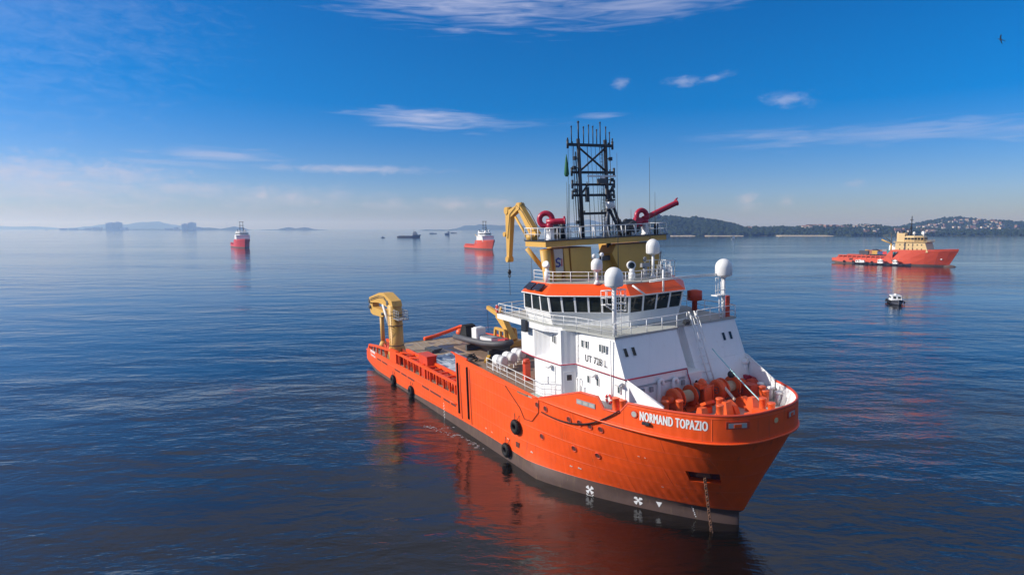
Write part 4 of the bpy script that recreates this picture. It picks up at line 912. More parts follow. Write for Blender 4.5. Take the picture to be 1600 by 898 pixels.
# ------------------------------------------------------------------ aft deck crane
ac = MB(); cx, cy = 13.9, -7.6
ac.lathe((cx, cy, 3.4), [(1.35, 0), (1.35, 1.6), (1.12, 2.2), (1.12, 5.2)], (0, 0, 1), 8); acr = part(ac, 'deck_crane', 'yellow')
q = MB(); q.lathe((cx, cy, 8.6), [(1.2, 0), (1.2, .15), (1.12, .2), (1.12, 3.0), (.95, 3.2)], (0, 0, 1), 8); part(q, 'crane_column', 'yellow', acr)
q = MB(); q.prism([(cx + 1.3, cy - .75, 11.6), (cx + .9, cy - .75, 12.35), (cx - 2.6, cy - .75, 13.25), (cx - 5.0, cy - .75, 13.1), (cx - 10.3, cy - .75, 11.9), (cx - 10.6, cy - .75, 11.3), (cx - 10.0, cy - .75, 11.1), (cx - 5.5, cy - .75, 11.5), (cx - 1.2, cy - .75, 11.3)], (0, 1.5, 0)); part(q, 'crane_boom', 'yellow', acr)
q = MB(); q.prism([(cx - 10.6, cy - .55, 11.2), (cx - 11.1, cy - .55, 10.2), (cx - 10.6, cy - .55, 9.3), (cx - 9.4, cy - .55, 9.1), (cx - 4.6, cy - .55, 9.3), (cx - 3.4, cy - .55, 9.9), (cx - 4.0, cy - .55, 10.4), (cx - 9.2, cy - .55, 10.4), (cx - 9.6, cy - .55, 11.3)], (0, 1.1, 0)); part(q, 'crane_jib', 'yellow', acr)
q = MB(); q.seg((cx - 1.1, cy - .7, 8.7), (cx - 3.4, cy - .7, 11.4), .2, 10); part(q, 'crane_ram', 'white_smooth', acr)
q = MB(); q.tube([(cx - 6.6, cy, 9.3), (cx - 6.6, cy, 4.9)], .34, 10); q.lathe((cx - 6.6, cy, 4.0), [(.9, 0), (.55, .9), (.34, 1.2)], (0, 0, 1), 8); part(q, 'grab_arm', 'yellow', acr)
q = MB(); rail(q, [(cx + 1.1, cy - .6, 9.9), (cx + 3.4, cy - .6, 9.9), (cx + 3.4, cy + .8, 9.9), (cx + 1.1, cy + .8, 9.9)], 1.2, 3, .8, .04); q.box(cx + 1.0, cx + 3.5, cy - .7, cy + .9, 9.8, 9.9); part(q, 'control_stand', 'mid_grey', acr)
q = MB()
for k in range(16): q.box(cx + .5, cx + .8, cy - 1.25, cy - 1.1, 4.2 + k * .42, 4.26 + k * .42)
for yy in (.45, .85): q.seg((cx + yy, cy - 1.2, 3.6), (cx + yy, cy - 1.2, 11.2), .03, 5)
part(q, 'crane_ladder', 'yellow', acr)
for dz in (-.12, .12):
    q = MB(); q.tube([(cx + .6, cy - .8, 11.3 + dz), (cx - 2.4, cy - .82, 12.6 + dz), (cx - 5, cy - .82, 12.5 + dz), (cx - 9.6, cy - .82, 11.6 + dz)], .04, 5); part(q, 'hydraulic_line', 'black_steel', acr)
for x, z, r_ in ((cx - 1.0, 11.9, .42), (cx - 10.3, 11.3, .38), (cx - 10.4, 10.3, .3), (cx - 3.9, 9.9, .22)):
    q = MB(); q.lathe((x, cy - .86, z), [(r_, 0), (r_, 1.72)], (0, 1, 0), 14); part(q, 'boom_pin', 'dark_grey', acr)
for z in (5.6, 8.6, 10.2): q = MB(); q.lathe((cx, cy, z), [(1.2, 0), (1.22, .05), (1.2, .1)], (0, 0, 1), 8); part(q, 'column_band', 'dark_grey', acr)
q = MB(); q.cbox((cx - 1.4, cy - .4, 7.2), (.6, .6, 1.2)); part(q, 'valve_box', 'dark_grey', acr)
# boat crane
BC = MB(); BC.box(33.0, 35.6, -.2, 1.4, 7.9, 8.6); bcr = part(BC, 'boat_crane', 'yellow')
q = MB()
for y in (-.25, 1.25):
    for a, b2 in (((31.6, y, 8.5), (31.9, y, 9.9)), ((31.9, y, 9.9), (34.4, y, 9.9)), ((34.4, y, 9.9), (34.6, y, 8.4)), ((33.2, y, 8.5), (33.2, y, 9.9)), ((31.6, y, 8.7), (34.6, y, 8.6))): beam(q, a, b2, .3, .3, .3, .3, (0, 1, 0))
part(q, 'crane_frame', 'yellow', bcr)
q = MB(); beam(q, (35.0, .5, 8.6), (32.4, .3, 11.9), .9, 1.0, .6, .7, (0, 1, 0)); beam(q, (34.2, .5, 9.4), (31.6, .2, 11.4), .5, .5, .4, .4, (0, 1, 0)); part(q, 'crane_boom', 'yellow', bcr)
q = MB(); beam(q, (32.6, .0, 11.7), (30.0, -.3, 12.4), .5, .6, .4, .45, (0, 1, 0)); beam(q, (32.2, .4, 11.6), (32.4, .4, 12.7), .35, .5, .2, .25, (0, 1, 0)); part(q, 'crane_head', 'yellow', bcr)
q = MB(); q.seg((29.9, -.3, 12.2), (29.9, -.3, 9.3), .03, 4); part(q, 'hoist_wire', 'black_steel', bcr)

# ------------------------------------------------------------------ foredeck machinery
def winch(xc, yc, zc, yl, rd, rf, rope):
    q = MB(); q.lathe((xc, yc - yl / 2, zc), [(rd, 0), (rd, yl)], (0, 1, 0), 18); root = part(q, 'winch', rope)
    for y in (yc - yl / 2 - .1, yc + yl / 2):
        f_ = MB(); f_.lathe((xc, y, zc), [(rf, 0), (rf, .1), (.2, .12)], (0, 1, 0), 20); part(f_, 'winch_flange', 'winch_orange', root)
    f_ = MB()
    for y in (yc - yl / 2 - .45, yc + yl / 2 + .3): f_.prism([(xc - .7, y, 8.4), (xc + .7, y, 8.4), (xc + .2, y, zc + .25), (xc - .2, y, zc + .25)], (0, .16, 0))
    f_.box(xc - .9, xc + .9, yc - yl / 2 - .5, yc + yl / 2 + .5, 8.4, 8.5); part(f_, 'winch_frame', 'winch_orange', root)
    return root
w1_ = winch(66.2, -1.5, 9.4, 1.25, .42, .85, 'rope_beige')
q = MB(); q.lathe((66.2, -3.55, 9.4), [(.42, 0), (.30, .1), (.30, .7), (.5, .78)], (0, 1, 0), 18); part(q, 'warping_head', 'winch_orange', w1_)
q = MB(); q.lathe((66.2, -2.85, 9.4), [(.75, 0), (.85, .12), (.85, .38), (.6, .5)], (0, 1, 0), 18); part(q, 'gear_wheel', 'winch_orange', w1_)
q = MB(); q.tube([(66.25 + .46 * math.sin(t), -2.1 + .012 * t, 9.4 + .46 * math.cos(t)) for t in np.linspace(0, 100, 400)], .035, 4); part(q, 'rope_coil', 'rope_beige', w1_)
w2_ = winch(66.5, 3.1, 9.5, 1.2, .45, .85, 'rope_beige')
q = MB(); q.lathe((66.5, 4.3, 9.5), [(.5, 0), (.30, .1), (.30, .6), (.42, .7)], (0, 1, 0), 18); part(q, 'warping_head', 'winch_orange', w2_)
q = MB(); q.lathe((66.5, 1.75, 9.5), [(.6, 0), (.8, .1), (.8, .5), (.5, .6)], (0, 1, 0), 18); part(q, 'gear_wheel', 'winch_orange', w2_)
q = MB(); q.hexa([(65.9, .0, 8.4), (67.0, .0, 8.4), (67.0, 1.1, 8.4), (65.9, 1.1, 8.4)], [(66.0, .1, 10.1), (66.9, .1, 10.0), (66.9, 1.0, 10.0), (66.0, 1.0, 10.1)]); q.lathe((66.4, .3, 10.1), [(.35, 0), (.35, .3), (.15, .5)], (0, 0, 1), 12); q.box(66.1, 66.8, -.35, .4, 9.9, 10.3); drv = part(q, 'winch_drive', 'winch_orange')
q = MB(); q.tube([(67.0, -.1, 8.4), (67.0, -.1, 10.1), (67.0, .35, 10.15), (67.0, .9, 10.15), (67.0, .9, 8.4)], .05, 6); part(q, 'guard_bar', 'winch_orange', drv)
q = MB(); q.cbox((67.8, -.9, 9.1), (1.2, 1.0, .22), Matrix.Rotation(R(-28), 3, 'Y')); q.box(67.3, 68.2, -1.3, -.5, 8.4, 8.9); part(q, 'control_stand', 'winch_orange')
q = MB(); q.cbox((67.2, 5.0, 9.0), (1.0, .9, 1.2)); part(q, 'hydraulic_unit', 'orange_red')
q = MB(); q.lathe((66.3, 6.0, 9.0), [(.5, 0), (.62, .15), (.62, .7), (.4, .8)], (0, 1, 0), 16); part(q, 'rope_reel', 'orange_red')
for y in (.6, 2.3):
    q = MB(); q.prism([(68.0, y, 8.4), (69.6, y, 8.4), (69.3, y, 9.0), (68.7, y, 9.35), (68.1, y, 9.1)], (0, .45, 0)); part(q, 'chain_stopper', 'winch_orange')
rh_ = random.Random(21)
for k in range(9):
    x, y = 65.9 + 1.2 * rh_.random(), -3.2 + 8.5 * rh_.random(); q = MB(); q.tube([(x, y, 8.45), (x + .3 * rh_.random(), y + .2, 8.5 + .5 * rh_.random()), (x + .6, y + .6 * rh_.random(), 8.47), (x + 1.0, y + .9 * rh_.random(), 8.45)], .035, 5); part(q, 'hydraulic_hose', 'black_steel')
for x, y, r_ in ((66.2, -.55, .55), (66.5, 2.35, .5)):
    q = MB(); q.lathe((x, y, 9.42), [(r_, 0), (r_ * 1.08, .06), (r_ * 1.08, .2), (r_, .26)], (0, 1, 0), 20); part(q, 'brake_band', 'dark_grey')
for x, y, z in ((67.0, -2.3, 9.2), (67.2, 3.9, 9.2), (66.9, 1.4, 9.6)):
    q = MB(); q.torus((x, y, z), (1, 0, .2), .26, .03, 14, 5); q.seg((x - .4, y, z - .1), (x, y, z), .03, 5); q.seg((x, y - .26, z), (x, y + .26, z), .02, 4); part(q, 'brake_wheel', 'black_steel')
for x, y in ((68.4, 3.6), (70.2, -3.1)):
    q = MB(); q.tube([(x + (.5 - .012 * t) * math.cos(t), y + (.5 - .012 * t) * math.sin(t), 8.44 + .02 * t) for t in np.linspace(0, 24, 100)], .05, 5); part(q, 'rope_coil', 'rope_beige')
q = MB(); q.cbox((67.6, 3.0, 8.6), (1.6, .5, .12), Matrix.Rotation(R(30), 3, 'Z')); part(q, 'deck_grating', 'dark_grey')
# white plaited chafing rope / chain from winch to stopper
q = MB()
for ph in (0, 2.1, 4.2): q.tube([(66.6 + 2.0 * t, 2.3 - .75 * t + .07 * math.cos(t * 24 + ph), 9.95 - .75 * t + .07 * math.sin(t * 24 + ph)) for t in np.linspace(0, 1, 40)], .06, 5)
part(q, 'chain_cable', 'rope_white')
def bollard(x, y, r=.26, h=1.25, base=8.4):
    q = MB(); q.lathe((x, y, base), [(r * 1.3, 0), (r * 1.3, .06), (r, .08), (r, h - .14), (r * 1.12, h - .12), (r * 1.12, h)], (0, 0, 1), 16); part(q, 'bollard', 'winch_orange')
for x, y, h in ((67.25, -4.55, 1.45), (67.85, -3.65, 1.5), (70.0, -1.7, 1.35), (68.85, -.45, 1.35), (68.75, 4.65, 1.4), (70.7, 2.2, 1.35), (71.75, 1.85, 1.3), (69.4, 4.2, 1.3), (64.45, -7.05, 1.5), (65.2, -6.95, 1.5)):
    bollard(x, y, .26 if x > 66 else .27, h)
q = MB(); q.box(63.6, 66.0, -7.4, -6.95, 8.0, 8.45); part(q, 'bollard_base', 'orange_red')
for x, y in ((69.3, -2.8), (69.3, -.2), (69.7, 2.3)):
    q = MB(); q.frust((x - .45, x + .45, y - .4, y + .4, 8.4), (x - .2, x + .2, y - .3, y + .3, 9.55)); part(q, 'fairlead_post', 'winch_orange')
q = MB(); q.box(70.3, 72.2, .6, 2.6, 8.4, 8.75); q.cbox((71.2, 1.6, 8.9), (1.5, .5, .3), Matrix.Rotation(R(20), 3, 'Z')); part(q, 'roller_fairlead', 'winch_orange')
for x, y in ((67.3, 6.3), (68.6, 5.9), (69.8, 5.3)):
    q = MB(); q.seg((x, y, 8.4), (x, y, 9.3), .16, 8); q.lathe((x, y, 9.3), [(.16, 0), (.3, .05), (.3, .18), (.1, .25)], (0, 0, 1), 12); part(q, 'mushroom_vent', 'white')
q = MB(); q.seg((65.0, 7.1, 8.4), (65.0, 7.1, 10.6), .24, 10); q.lathe((65.0, 7.1, 10.6), [(.24, 0), (.36, .1), (.3, .35), (.1, .42)], (0, 0, 1), 12); part(q, 'vent_post', 'white')
q = MB(); q.box(64.2, 66.3, 6.9, 7.35, 8.1, 9.6); part(q, 'fire_locker', 'crimson')
# slots and fairleads in the bulwark
def bul_plate(name, x, z, side, prof, m, par, off=.09, th=.03):
    p, nrm = hpos(min(x, 73.42), 9.3, off, side); p.z = z; nrm = Vector((nrm.x, nrm.y, 0)).normalized(); u = Vector((0, 0, 1)).cross(nrm).normalized()
    if side < 0 and u.x < 0: u = -u
    w = Vector((0, 0, 1)); mb = MB(); mb.prism([p + u * a + w * b2 for a, b2 in prof], nrm * th); return part(mb, name, m, par)
rect = lambda a, b2: [(-a, -b2), (a, -b2), (a, b2), (-a, b2)]
for x, z, side, a in ((72.85, 9.33, -1, .82), (73.3, 9.33, 1, .55)):
    s0 = bul_plate('mooring_slot', x, z, side, rect(a, .27), 'orange_red', bwo, .085, .05); bul_plate('slot_opening', x, z - .02, side, rect(a * .78, .17), 'grey_deck', s0, .14, .012); bul_plate('slot_roller', x, z - .05, side, rect(a * .32, .12), 'orange', s0, .155, .03)
s0 = bul_plate('hawse_ring', 66.75, 9.22, -1, circ(.30, 16), 'orange_red', bwo, .085, .05); bul_plate('hawse_hole', 66.75, 9.22, -1, circ(.22, 16), 'grey_deck', s0, .138, .012)
s0 = bul_plate('hawse_ring', 73.43, 9.22, -1, circ(.30, 16), 'orange', bwo, .085, .05); bul_plate('hawse_hole', 73.43, 9.22, -1, circ(.2, 16), 'cream', s0, .138, .012)
bul_plate('bow_lamp', 67.75, 8.72, -1, rect(.3, .1), 'black_steel', bwo, .09, .2)
s0 = bul_plate('grille', 62.05, 8.98, -1, rect(1.05, .2), 'mid_grey', bwo, .085, .03)
for dx in (-.68, 0.0, .68): bul_plate('grille_bar', 62.05 + dx, 8.98, -1, rect(.26, .12), 'grey_deck', s0, .118, .02)
# inclined ladder in front of the house
lad = MB(); a0, a1 = Vector((63.35, 1.85, 15.6)), Vector((65.35, 1.85, 9.7))
for dy in (0, .62): lad.seg(a0 + Vector((.1, dy, 0)), a1 + Vector((.35, dy + .1, 0)), .065, 6)
for k in range(9): p = a0.lerp(a1, (k + .7) / 9.2); lad.seg(p + Vector((.12, 0, 0)), p + Vector((.2, .68, 0)), .05, 5)
for dy in (0, .62): lad.seg(a0 + Vector((.6, dy, -.5)), a0.lerp(a1, .42) + Vector((.55, dy, 0)), .03, 5); lad.seg(a0 + Vector((.6, dy, -.5)), a0 + Vector((0, dy, -.0)), .03, 5)
part(lad, 'ladder', 'white_smooth')
q = MB(); q.cbox((64.0, 1.0, 14.85), (.35, .5, .35), Matrix.Rotation(R(25), 3, 'Y')); part(q, 'deck_light', 'black_steel')
q = MB(); q.lathe((58.6, 7.6, 14.55), [(.25, 0), (.25, .9), (.7, 1.0), (.7, 1.9), (.25, 2.0)], (0, 0, 1), 12); part(q, 'hose_reel', 'orange_red')
q = MB(); q.cbox((62.9, 7.0, 15.5), (.5, .5, 1.9)); part(q, 'signal_stand', 'orange_red')

# deck machinery behind the house
q = MB(); q.box(51.0, 54.2, -5.0, 5.0, 7.95, 11.4); part(q, 'winch_house', 'white')
q = MB(); q.lathe((49.6, -4.4, 9.3), [(1.3, 0), (1.3, .2), (.7, .22), (.7, 3.0), (1.3, 3.02), (1.3, 3.2)], (0, 1, 0), 20); part(q, 'towing_winch', 'orange_red')
for y in (-6.4, -4.6):
    q = MB(); q.box(49.6, 50.1, y - .3, y + .3, 7.95, 9.7); q.lathe((49.85, y, 9.7), [(.4, 0), (.3, .4)], (0, 0, 1), 10); part(q, 'winch_post', 'orange_red')

# ================================================================== things that lie on or hang from the ship
def tyre(x, z, label, i):
    p, nrm = hpos(x, z, .24); mb = MB(); mb.torus((0, 0, 0), nrm, .45, .24, 22, 10)
    for a in range(0, 360, 20):
        a_ = nrm.orthogonal().normalized(); b_ = nrm.cross(a_); d = a_ * math.cos(R(a)) + b_ * math.sin(R(a)); mb.cbox(d * .67, (.12, .08, .24), nrm.to_track_quat('Z', 'Y').to_matrix())
    t = onship(mb, 'tyre_fender', 'rubber', p, label, 'fender', 'tyre fenders hung along the ship')
    c2 = MB()
    for s2 in (-.5, .5): c2.tube([Vector((s2 * .4, 0, .55)), Vector((s2 * .9, 0, 1.2)) - nrm * .22], .035, 5)
    onship(c2, 'fender_chain', 'chain', None, None, None, parent=t)
tyre(16.2, 1.05, 'black tyre fender nearest the stern of the big orange ship', 0)
tyre(23.6, 1.1, 'black tyre fender at the waterline under the open cargo rail, second from the stern', 1)
tyre(52.0, 4.3, 'black tyre fender highest on the smooth orange side amidships', 2)
tyre(50.2, 1.45, 'black tyre fender at the grey boot top amidships, below the highest tyre', 3)
# rigid workboat on its cradle
BM = SHIP @ Matrix.Translation((36.0, -3.85, 8.35)) @ Matrix.Rotation(R(8), 4, 'Z')
wb = empty('workboat', BM, 'dark grey inflatable workboat with magenta floor stowed on the boat deck', 'boat')
mb = MB(); rows = []
for x, w, zk in ((-4.6, 1.15, .35), (-3, 1.25, .15), (-1, 1.3, .05), (1.5, 1.25, .08), (3.2, .95, .3), (4.3, .5, .65), (4.8, .05, .95)): rows.append([(x, -w, .95), (x, -w * .8, .55), (x, 0, zk), (x, w * .8, .55), (x, w, .95)])
mb.loft(rows, True, False, False); part(mb, 'boat_hull', 'dark_grey', wb)
mb = MB(); tp_ = [(-4.9, -1.25, 1.05), (-2, -1.35, 1.05), (1.5, -1.3, 1.1), (3.2, -1.0, 1.2), (4.4, -.5, 1.35), (4.85, 0, 1.42)]; mb.tube(tp_ + [(x, -y, z) for x, y, z in tp_[-2::-1]], .36, 10); part(mb, 'buoyancy_tube', 'hypalon', wb)
mb = MB(); mb.prism([(-4.5, -1.05, .9), (1.5, -1.05, .9), (3.4, -.7, .95), (4.3, 0, 1.05), (3.4, .7, .95), (1.5, 1.05, .9), (-4.5, 1.05, .9)], (0, 0, .08)); part(mb, 'boat_floor', 'magenta', wb)
mb = MB(); mb.box(-1.6, -.6, -.9, .5, .95, 2.5); mb.box(-.6, 2.0, -.55, .6, .95, 1.55); mb.frust((-1.5, -.7, -.8, .4, 2.5), (-1.4, -.8, -.7, .3, 2.6)); part(mb, 'boat_console', 'white_smooth', wb)
mb = MB(); mb.box(-.5, 1.9, -.5, .55, 1.56, 1.66); part(mb, 'boat_seat', 'mid_grey', wb)
mb = MB(); mb.hexa([(-4.4, -1.0, .95), (-2.6, -1.0, .95), (-2.6, 1.0, .95), (-4.4, 1.0, .95)], [(-3.9, -.8, 2.6), (-3.2, -.7, 2.5), (-3.2, .7, 2.5), (-3.9, .8, 2.6)]); part(mb, 'boat_canopy', 'rubber', wb)
mb = MB(); mb.hexa([(3.3, -.75, 1.2), (4.5, -.35, 1.4), (4.5, .35, 1.4), (3.3, .75, 1.2)], [(3.4, -.6, 1.75), (4.3, -.3, 1.8), (4.3, .3, 1.8), (3.4, .6, 1.75)]); part(mb, 'bow_cover', 'red_mark', wb)
for x in (-2.5, 2.2): mb = MB(); mb.box(x - .15, x + .15, -1.2, 1.2, -.42, .3); part(mb, 'boat_cradle', 'dark_grey', wb)
# life raft canisters
for (x, y), lab in (((44.9, -6.9), 'white life raft canister nearest the ship side on the boat deck'), ((44.2, -5.35), 'middle white life raft canister of the three on the boat deck'), ((43.3, -3.7), 'white life raft canister closest to the deckhouse of the three on the boat deck')):
    mb = MB(); mb.lathe((-.8, 0, 0), [(.3, 0), (.5, .08), (.56, .25), (.56, .76), (.6, .78), (.6, .86), (.56, .88), (.56, 1.4), (.5, 1.55), (.3, 1.62)], (1, .25, 0), 20)
    lr = onship(mb, 'life_raft', 'white_smooth', (x, y, 9.05), lab, 'life raft', 'life raft canisters on the boat deck')
    mb = MB()
    for dx in (-.5, .5):
        mb.box(dx - .06, dx + .06, -.5, .5, -.62, -.52)
        for dy in (-.42, .42): mb.box(dx - .05, dx + .05, dy - .05, dy + .05, -1.1, -.3)
    part(mb, 'raft_rack', 'white', lr)
# tarpaulin, loose gear
mb = MB(); nx, ny = 26, 18; vs = []; fs = []
for i in range(nx):
    for j in range(ny):
        x, y = 15.5 + i * 11 / (nx - 1), -4.9 + j * 6.2 / (ny - 1); vs.append((x - 21, y + 2, .06 + .30 * abs(mnoise.noise((x * .8, y * .8, 1))) + .25 * max(0, mnoise.noise((x * .3, y * .4, 5)))))
for i in range(nx - 1):
    for j in range(ny - 1): fs.append((i * ny + j, (i + 1) * ny + j, (i + 1) * ny + j + 1, i * ny + j + 1))
mb.add(vs, fs, True); onship(mb, 'tarpaulin', 'tarp', (21, -2, 3.38), 'blue tarpaulin with painted pale wet sheen crumpled on the open wooden cargo deck', 'tarpaulin')
mb = MB(); mb.cbox((0, 0, 0), (3.2, .35, .22), Matrix.Rotation(R(-35), 3, 'Z')); onship(mb, 'timber_beam', 'bright_yellow', (39.6, -5.5, 8.06), 'yellow timber beam lying on the boat deck beside the workboat', 'beam')
for p, lab, rr_ in (((41.8, -5.6, 8.0), 'black hose coil on the boat deck nearest the life rafts', .8), ((39.0, -7.2, 8.0), 'black hose coil at the aft edge of the boat deck', .65)):
    mb = MB(); mb.tube([((rr_ - .02 * t) * math.cos(t) * 1.2, (rr_ - .02 * t) * math.sin(t), .08 + .035 * t) for t in np.linspace(0, 20, 110)], .07, 6); onship(mb, 'hose_coil', 'rubber', p, lab, 'hose', 'hose coils on the boat deck')
mb = MB(); mb.box(-1.0, 1.0, -.5, .5, 0, .8); mb.box(-1.05, 1.05, -.55, .55, .8, .9); onship(mb, 'tool_chest', 'dark_grey', (41.0, -2.6, 7.95), 'dark tool chest on the boat deck under the bow of the workboat', 'chest')
for (x, y), mm, lab in (((17.5, 3.4), 'box_rust', 'rusty brown steel skid on the port side of the wooden cargo deck'), ((12.0, -1.2), 'dark_grey', 'dark steel plate stack near the stern on the wooden cargo deck')):
    mb = MB()
    for k in range(3): mb.cbox((.1 * k, .08 * k, .12 + .2 * k), (3.2 - .3 * k, 1.6, .16), Matrix.Rotation(R(9 * k - 8), 3, 'Z'))
    onship(mb, 'plate_stack', mm, (x, y, 3.38), lab, 'plates')
mb = MB(); mb.tube([((1.2 - .02 * t) * math.cos(t) * 1.3, (1.2 - .02 * t) * math.sin(t), .1 + .02 * t) for t in np.linspace(0, 26, 120)], .11, 6); onship(mb, 'wire_coil', 'chain', (29.0, -1.8, 3.38), 'rusty wire coil on the wooden cargo deck beside the tarpaulin', 'wire')
# lifebuoys
for p, ax, lab in (((63.6, -7.05, 9.55), (0, -1, 0), 'red and white lifebuoy on the white house wall above the mooring gap'), ((47.6, -8.3, 15.05), (-.3, -1, 0), 'red lifebuoy on the aft corner of the bridge wing rail')):
    mb = MB(); mb.torus((0, 0, 0), ax, .33, .1, 20, 8); lb = onship(mb, 'lifebuoy', 'red_mark', p, lab, 'lifebuoy', 'lifebuoys on the ship')
    for a in (45, 135, 225, 315):
        q = MB(); q.torus((0, 0, 0), ax, .33, .106, 4, 8, a - 10, a + 10); part(q, 'lifebuoy_band', 'white_smooth', lb)
# black hawser hanging from the mooring gap
mb = MB(); pts = []
for t in np.linspace(0, 1, 26):
    x = 56.2 + 9.2 * t; z = 6.85 - 1.6 * t * (1 - t) * .6 + 2.3 * t ** 2.6; pts.append(hpos(x, min(z, 9.3), .14)[0] if z < 8 else hpos(x, z, .2)[0])
pts.append(Vector((65.4, -7.2, 9.1))); o_ = Vector(pts[12]); mb.tube([p - o_ for p in pts], .055, 6); onship(mb, 'hawser', 'rubber', o_, 'dark hawser drooping along the orange side below the mooring gap', 'rope')
mb = MB(); pts = [hpos(50.0, 7.9, .06)[0], hpos(52.6, 6.3, .05)[0], hpos(53.3, 5.4, .05)[0], hpos(54.5, 5.5, .05)[0], hpos(55.6, 6.6, .05)[0], hpos(55.8, 7.9, .06)[0]]
o_ = Vector(pts[2]); mb.tube([p - o_ for p in pts], .028, 5); onship(mb, 'side_line', 'rubber', o_, 'thin dark line looping down the orange side below the white rail', 'rope')
# pale mooring line and black day ball
A, B_ = Vector((64.7, 3.3, 12.4)), Vector((70.6, 2.4, 9.2)); mb = MB(); mb.tube([(A.lerp(B_, t) - A) + Vector((0, 0, -.35 * t * (1 - t) * 4 * .25)) for t in np.linspace(0, 1, 12)], .05, 6)
onship(mb, 'mooring_line', 'rope_cyan', A, 'pale turquoise line stretched from the white house front to the bow fairlead', 'rope')
mb = MB(); mb.ball((0, 0, 0), .30, 16, 10); mb.seg((0, 0, .28), (0, 0, .42), .05, 6); onship(mb, 'day_ball', 'black_steel', A.lerp(B_, .40) + Vector((0, 0, -.42)), 'black anchor ball hanging on the turquoise line at the bow', 'ball')
# furled green flag
mb = MB(); mb.lathe((0, 0, 0), [(.02, .95), (.10, .5), (.19, -.3), (.24, -.9), (.12, -1.1)], (0, 0, 1), 8); onship(mb, 'flag', 'flag_green', (53.3, -3.45, 28.8), 'dark green furled flag hanging from the mast yard', 'flag')

# ================================================================== other vessels
def WM(x, y, heading, z=0.0, roll=0.0):
    """world matrix for a vessel whose bow points `heading` degrees to the right of straight towards the camera"""
    a = R(heading); f = Vector((math.sin(a), -math.cos(a), 0)); p = Vector((math.cos(a), math.sin(a), 0))
    M = Matrix((( f.x, p.x, 0, x), (f.y, p.y, 0, y), (0, 0, 1, z), (0, 0, 0, 1))); return M
def simple_hull(parent, L, B, deck_aft, deck_fwd, xbreak, m, boot_h=1.0, over=4.0, xr=None, mb_boot='boot_top', sheer=1.0):
    """lofted hull: low working deck aft, raised bow; also its painted boot top"""
    xs_ = [0, 1.5, 5, L * .2, L * .4, xbreak - .01, xbreak + (xr or 4), L * .72, L * .82, L * .9, L * .96, L]
    def sec(x, z, zt):
        f = z / max(zt, .1); t = max(0, (x - L * .62) / (L * .38)); wl = B / 2 * max(0.02, (1 - t ** 1.9)); up = B / 2 * max(0.04, (1 - t ** 3.6))
        s2 = max(0, min(1, f)); xo = x + (over * t ** 2) * s2; w = wl + (up - wl) * s2
        if x < 5: w *= .94 + .06 * x / 5
        return xo, w
    h_, b_ = MB(), MB(); rings, brs = [], []
    for x in xs_:
        zt = deck_aft if x < xbreak else deck_fwd + sheer * max(0, (x - xbreak) / (L - xbreak)) ** 2
        zl = boot_h if x > 5 else boot_h + .6 * (5 - x) / 5
        ring = []
        for side in (-1, 1):
            for z in ([zl, zl + (zt - zl) * .5, zt] if side < 0 else [zt, zl + (zt - zl) * .5, zl]):
                xo, w = sec(x, z, zt); ring.append((xo, side * w, z))
        rings.append(ring); br = []
        for side in (-1, 1):
            for z in ([-1.2 if x > 4 else .5, zl] if side < 0 else [zl, -1.2 if x > 4 else .5]):
                xo, w = sec(x, max(z, 0), zt); br.append((xo, side * w, z))
        brs.append(br)
    h_.loft(rings, True, False, True); b_.loft(brs, True, False, True)
    ho = part(h_, 'hull', m, parent); part(b_, 'boot_top', mb_boot, parent); return ho
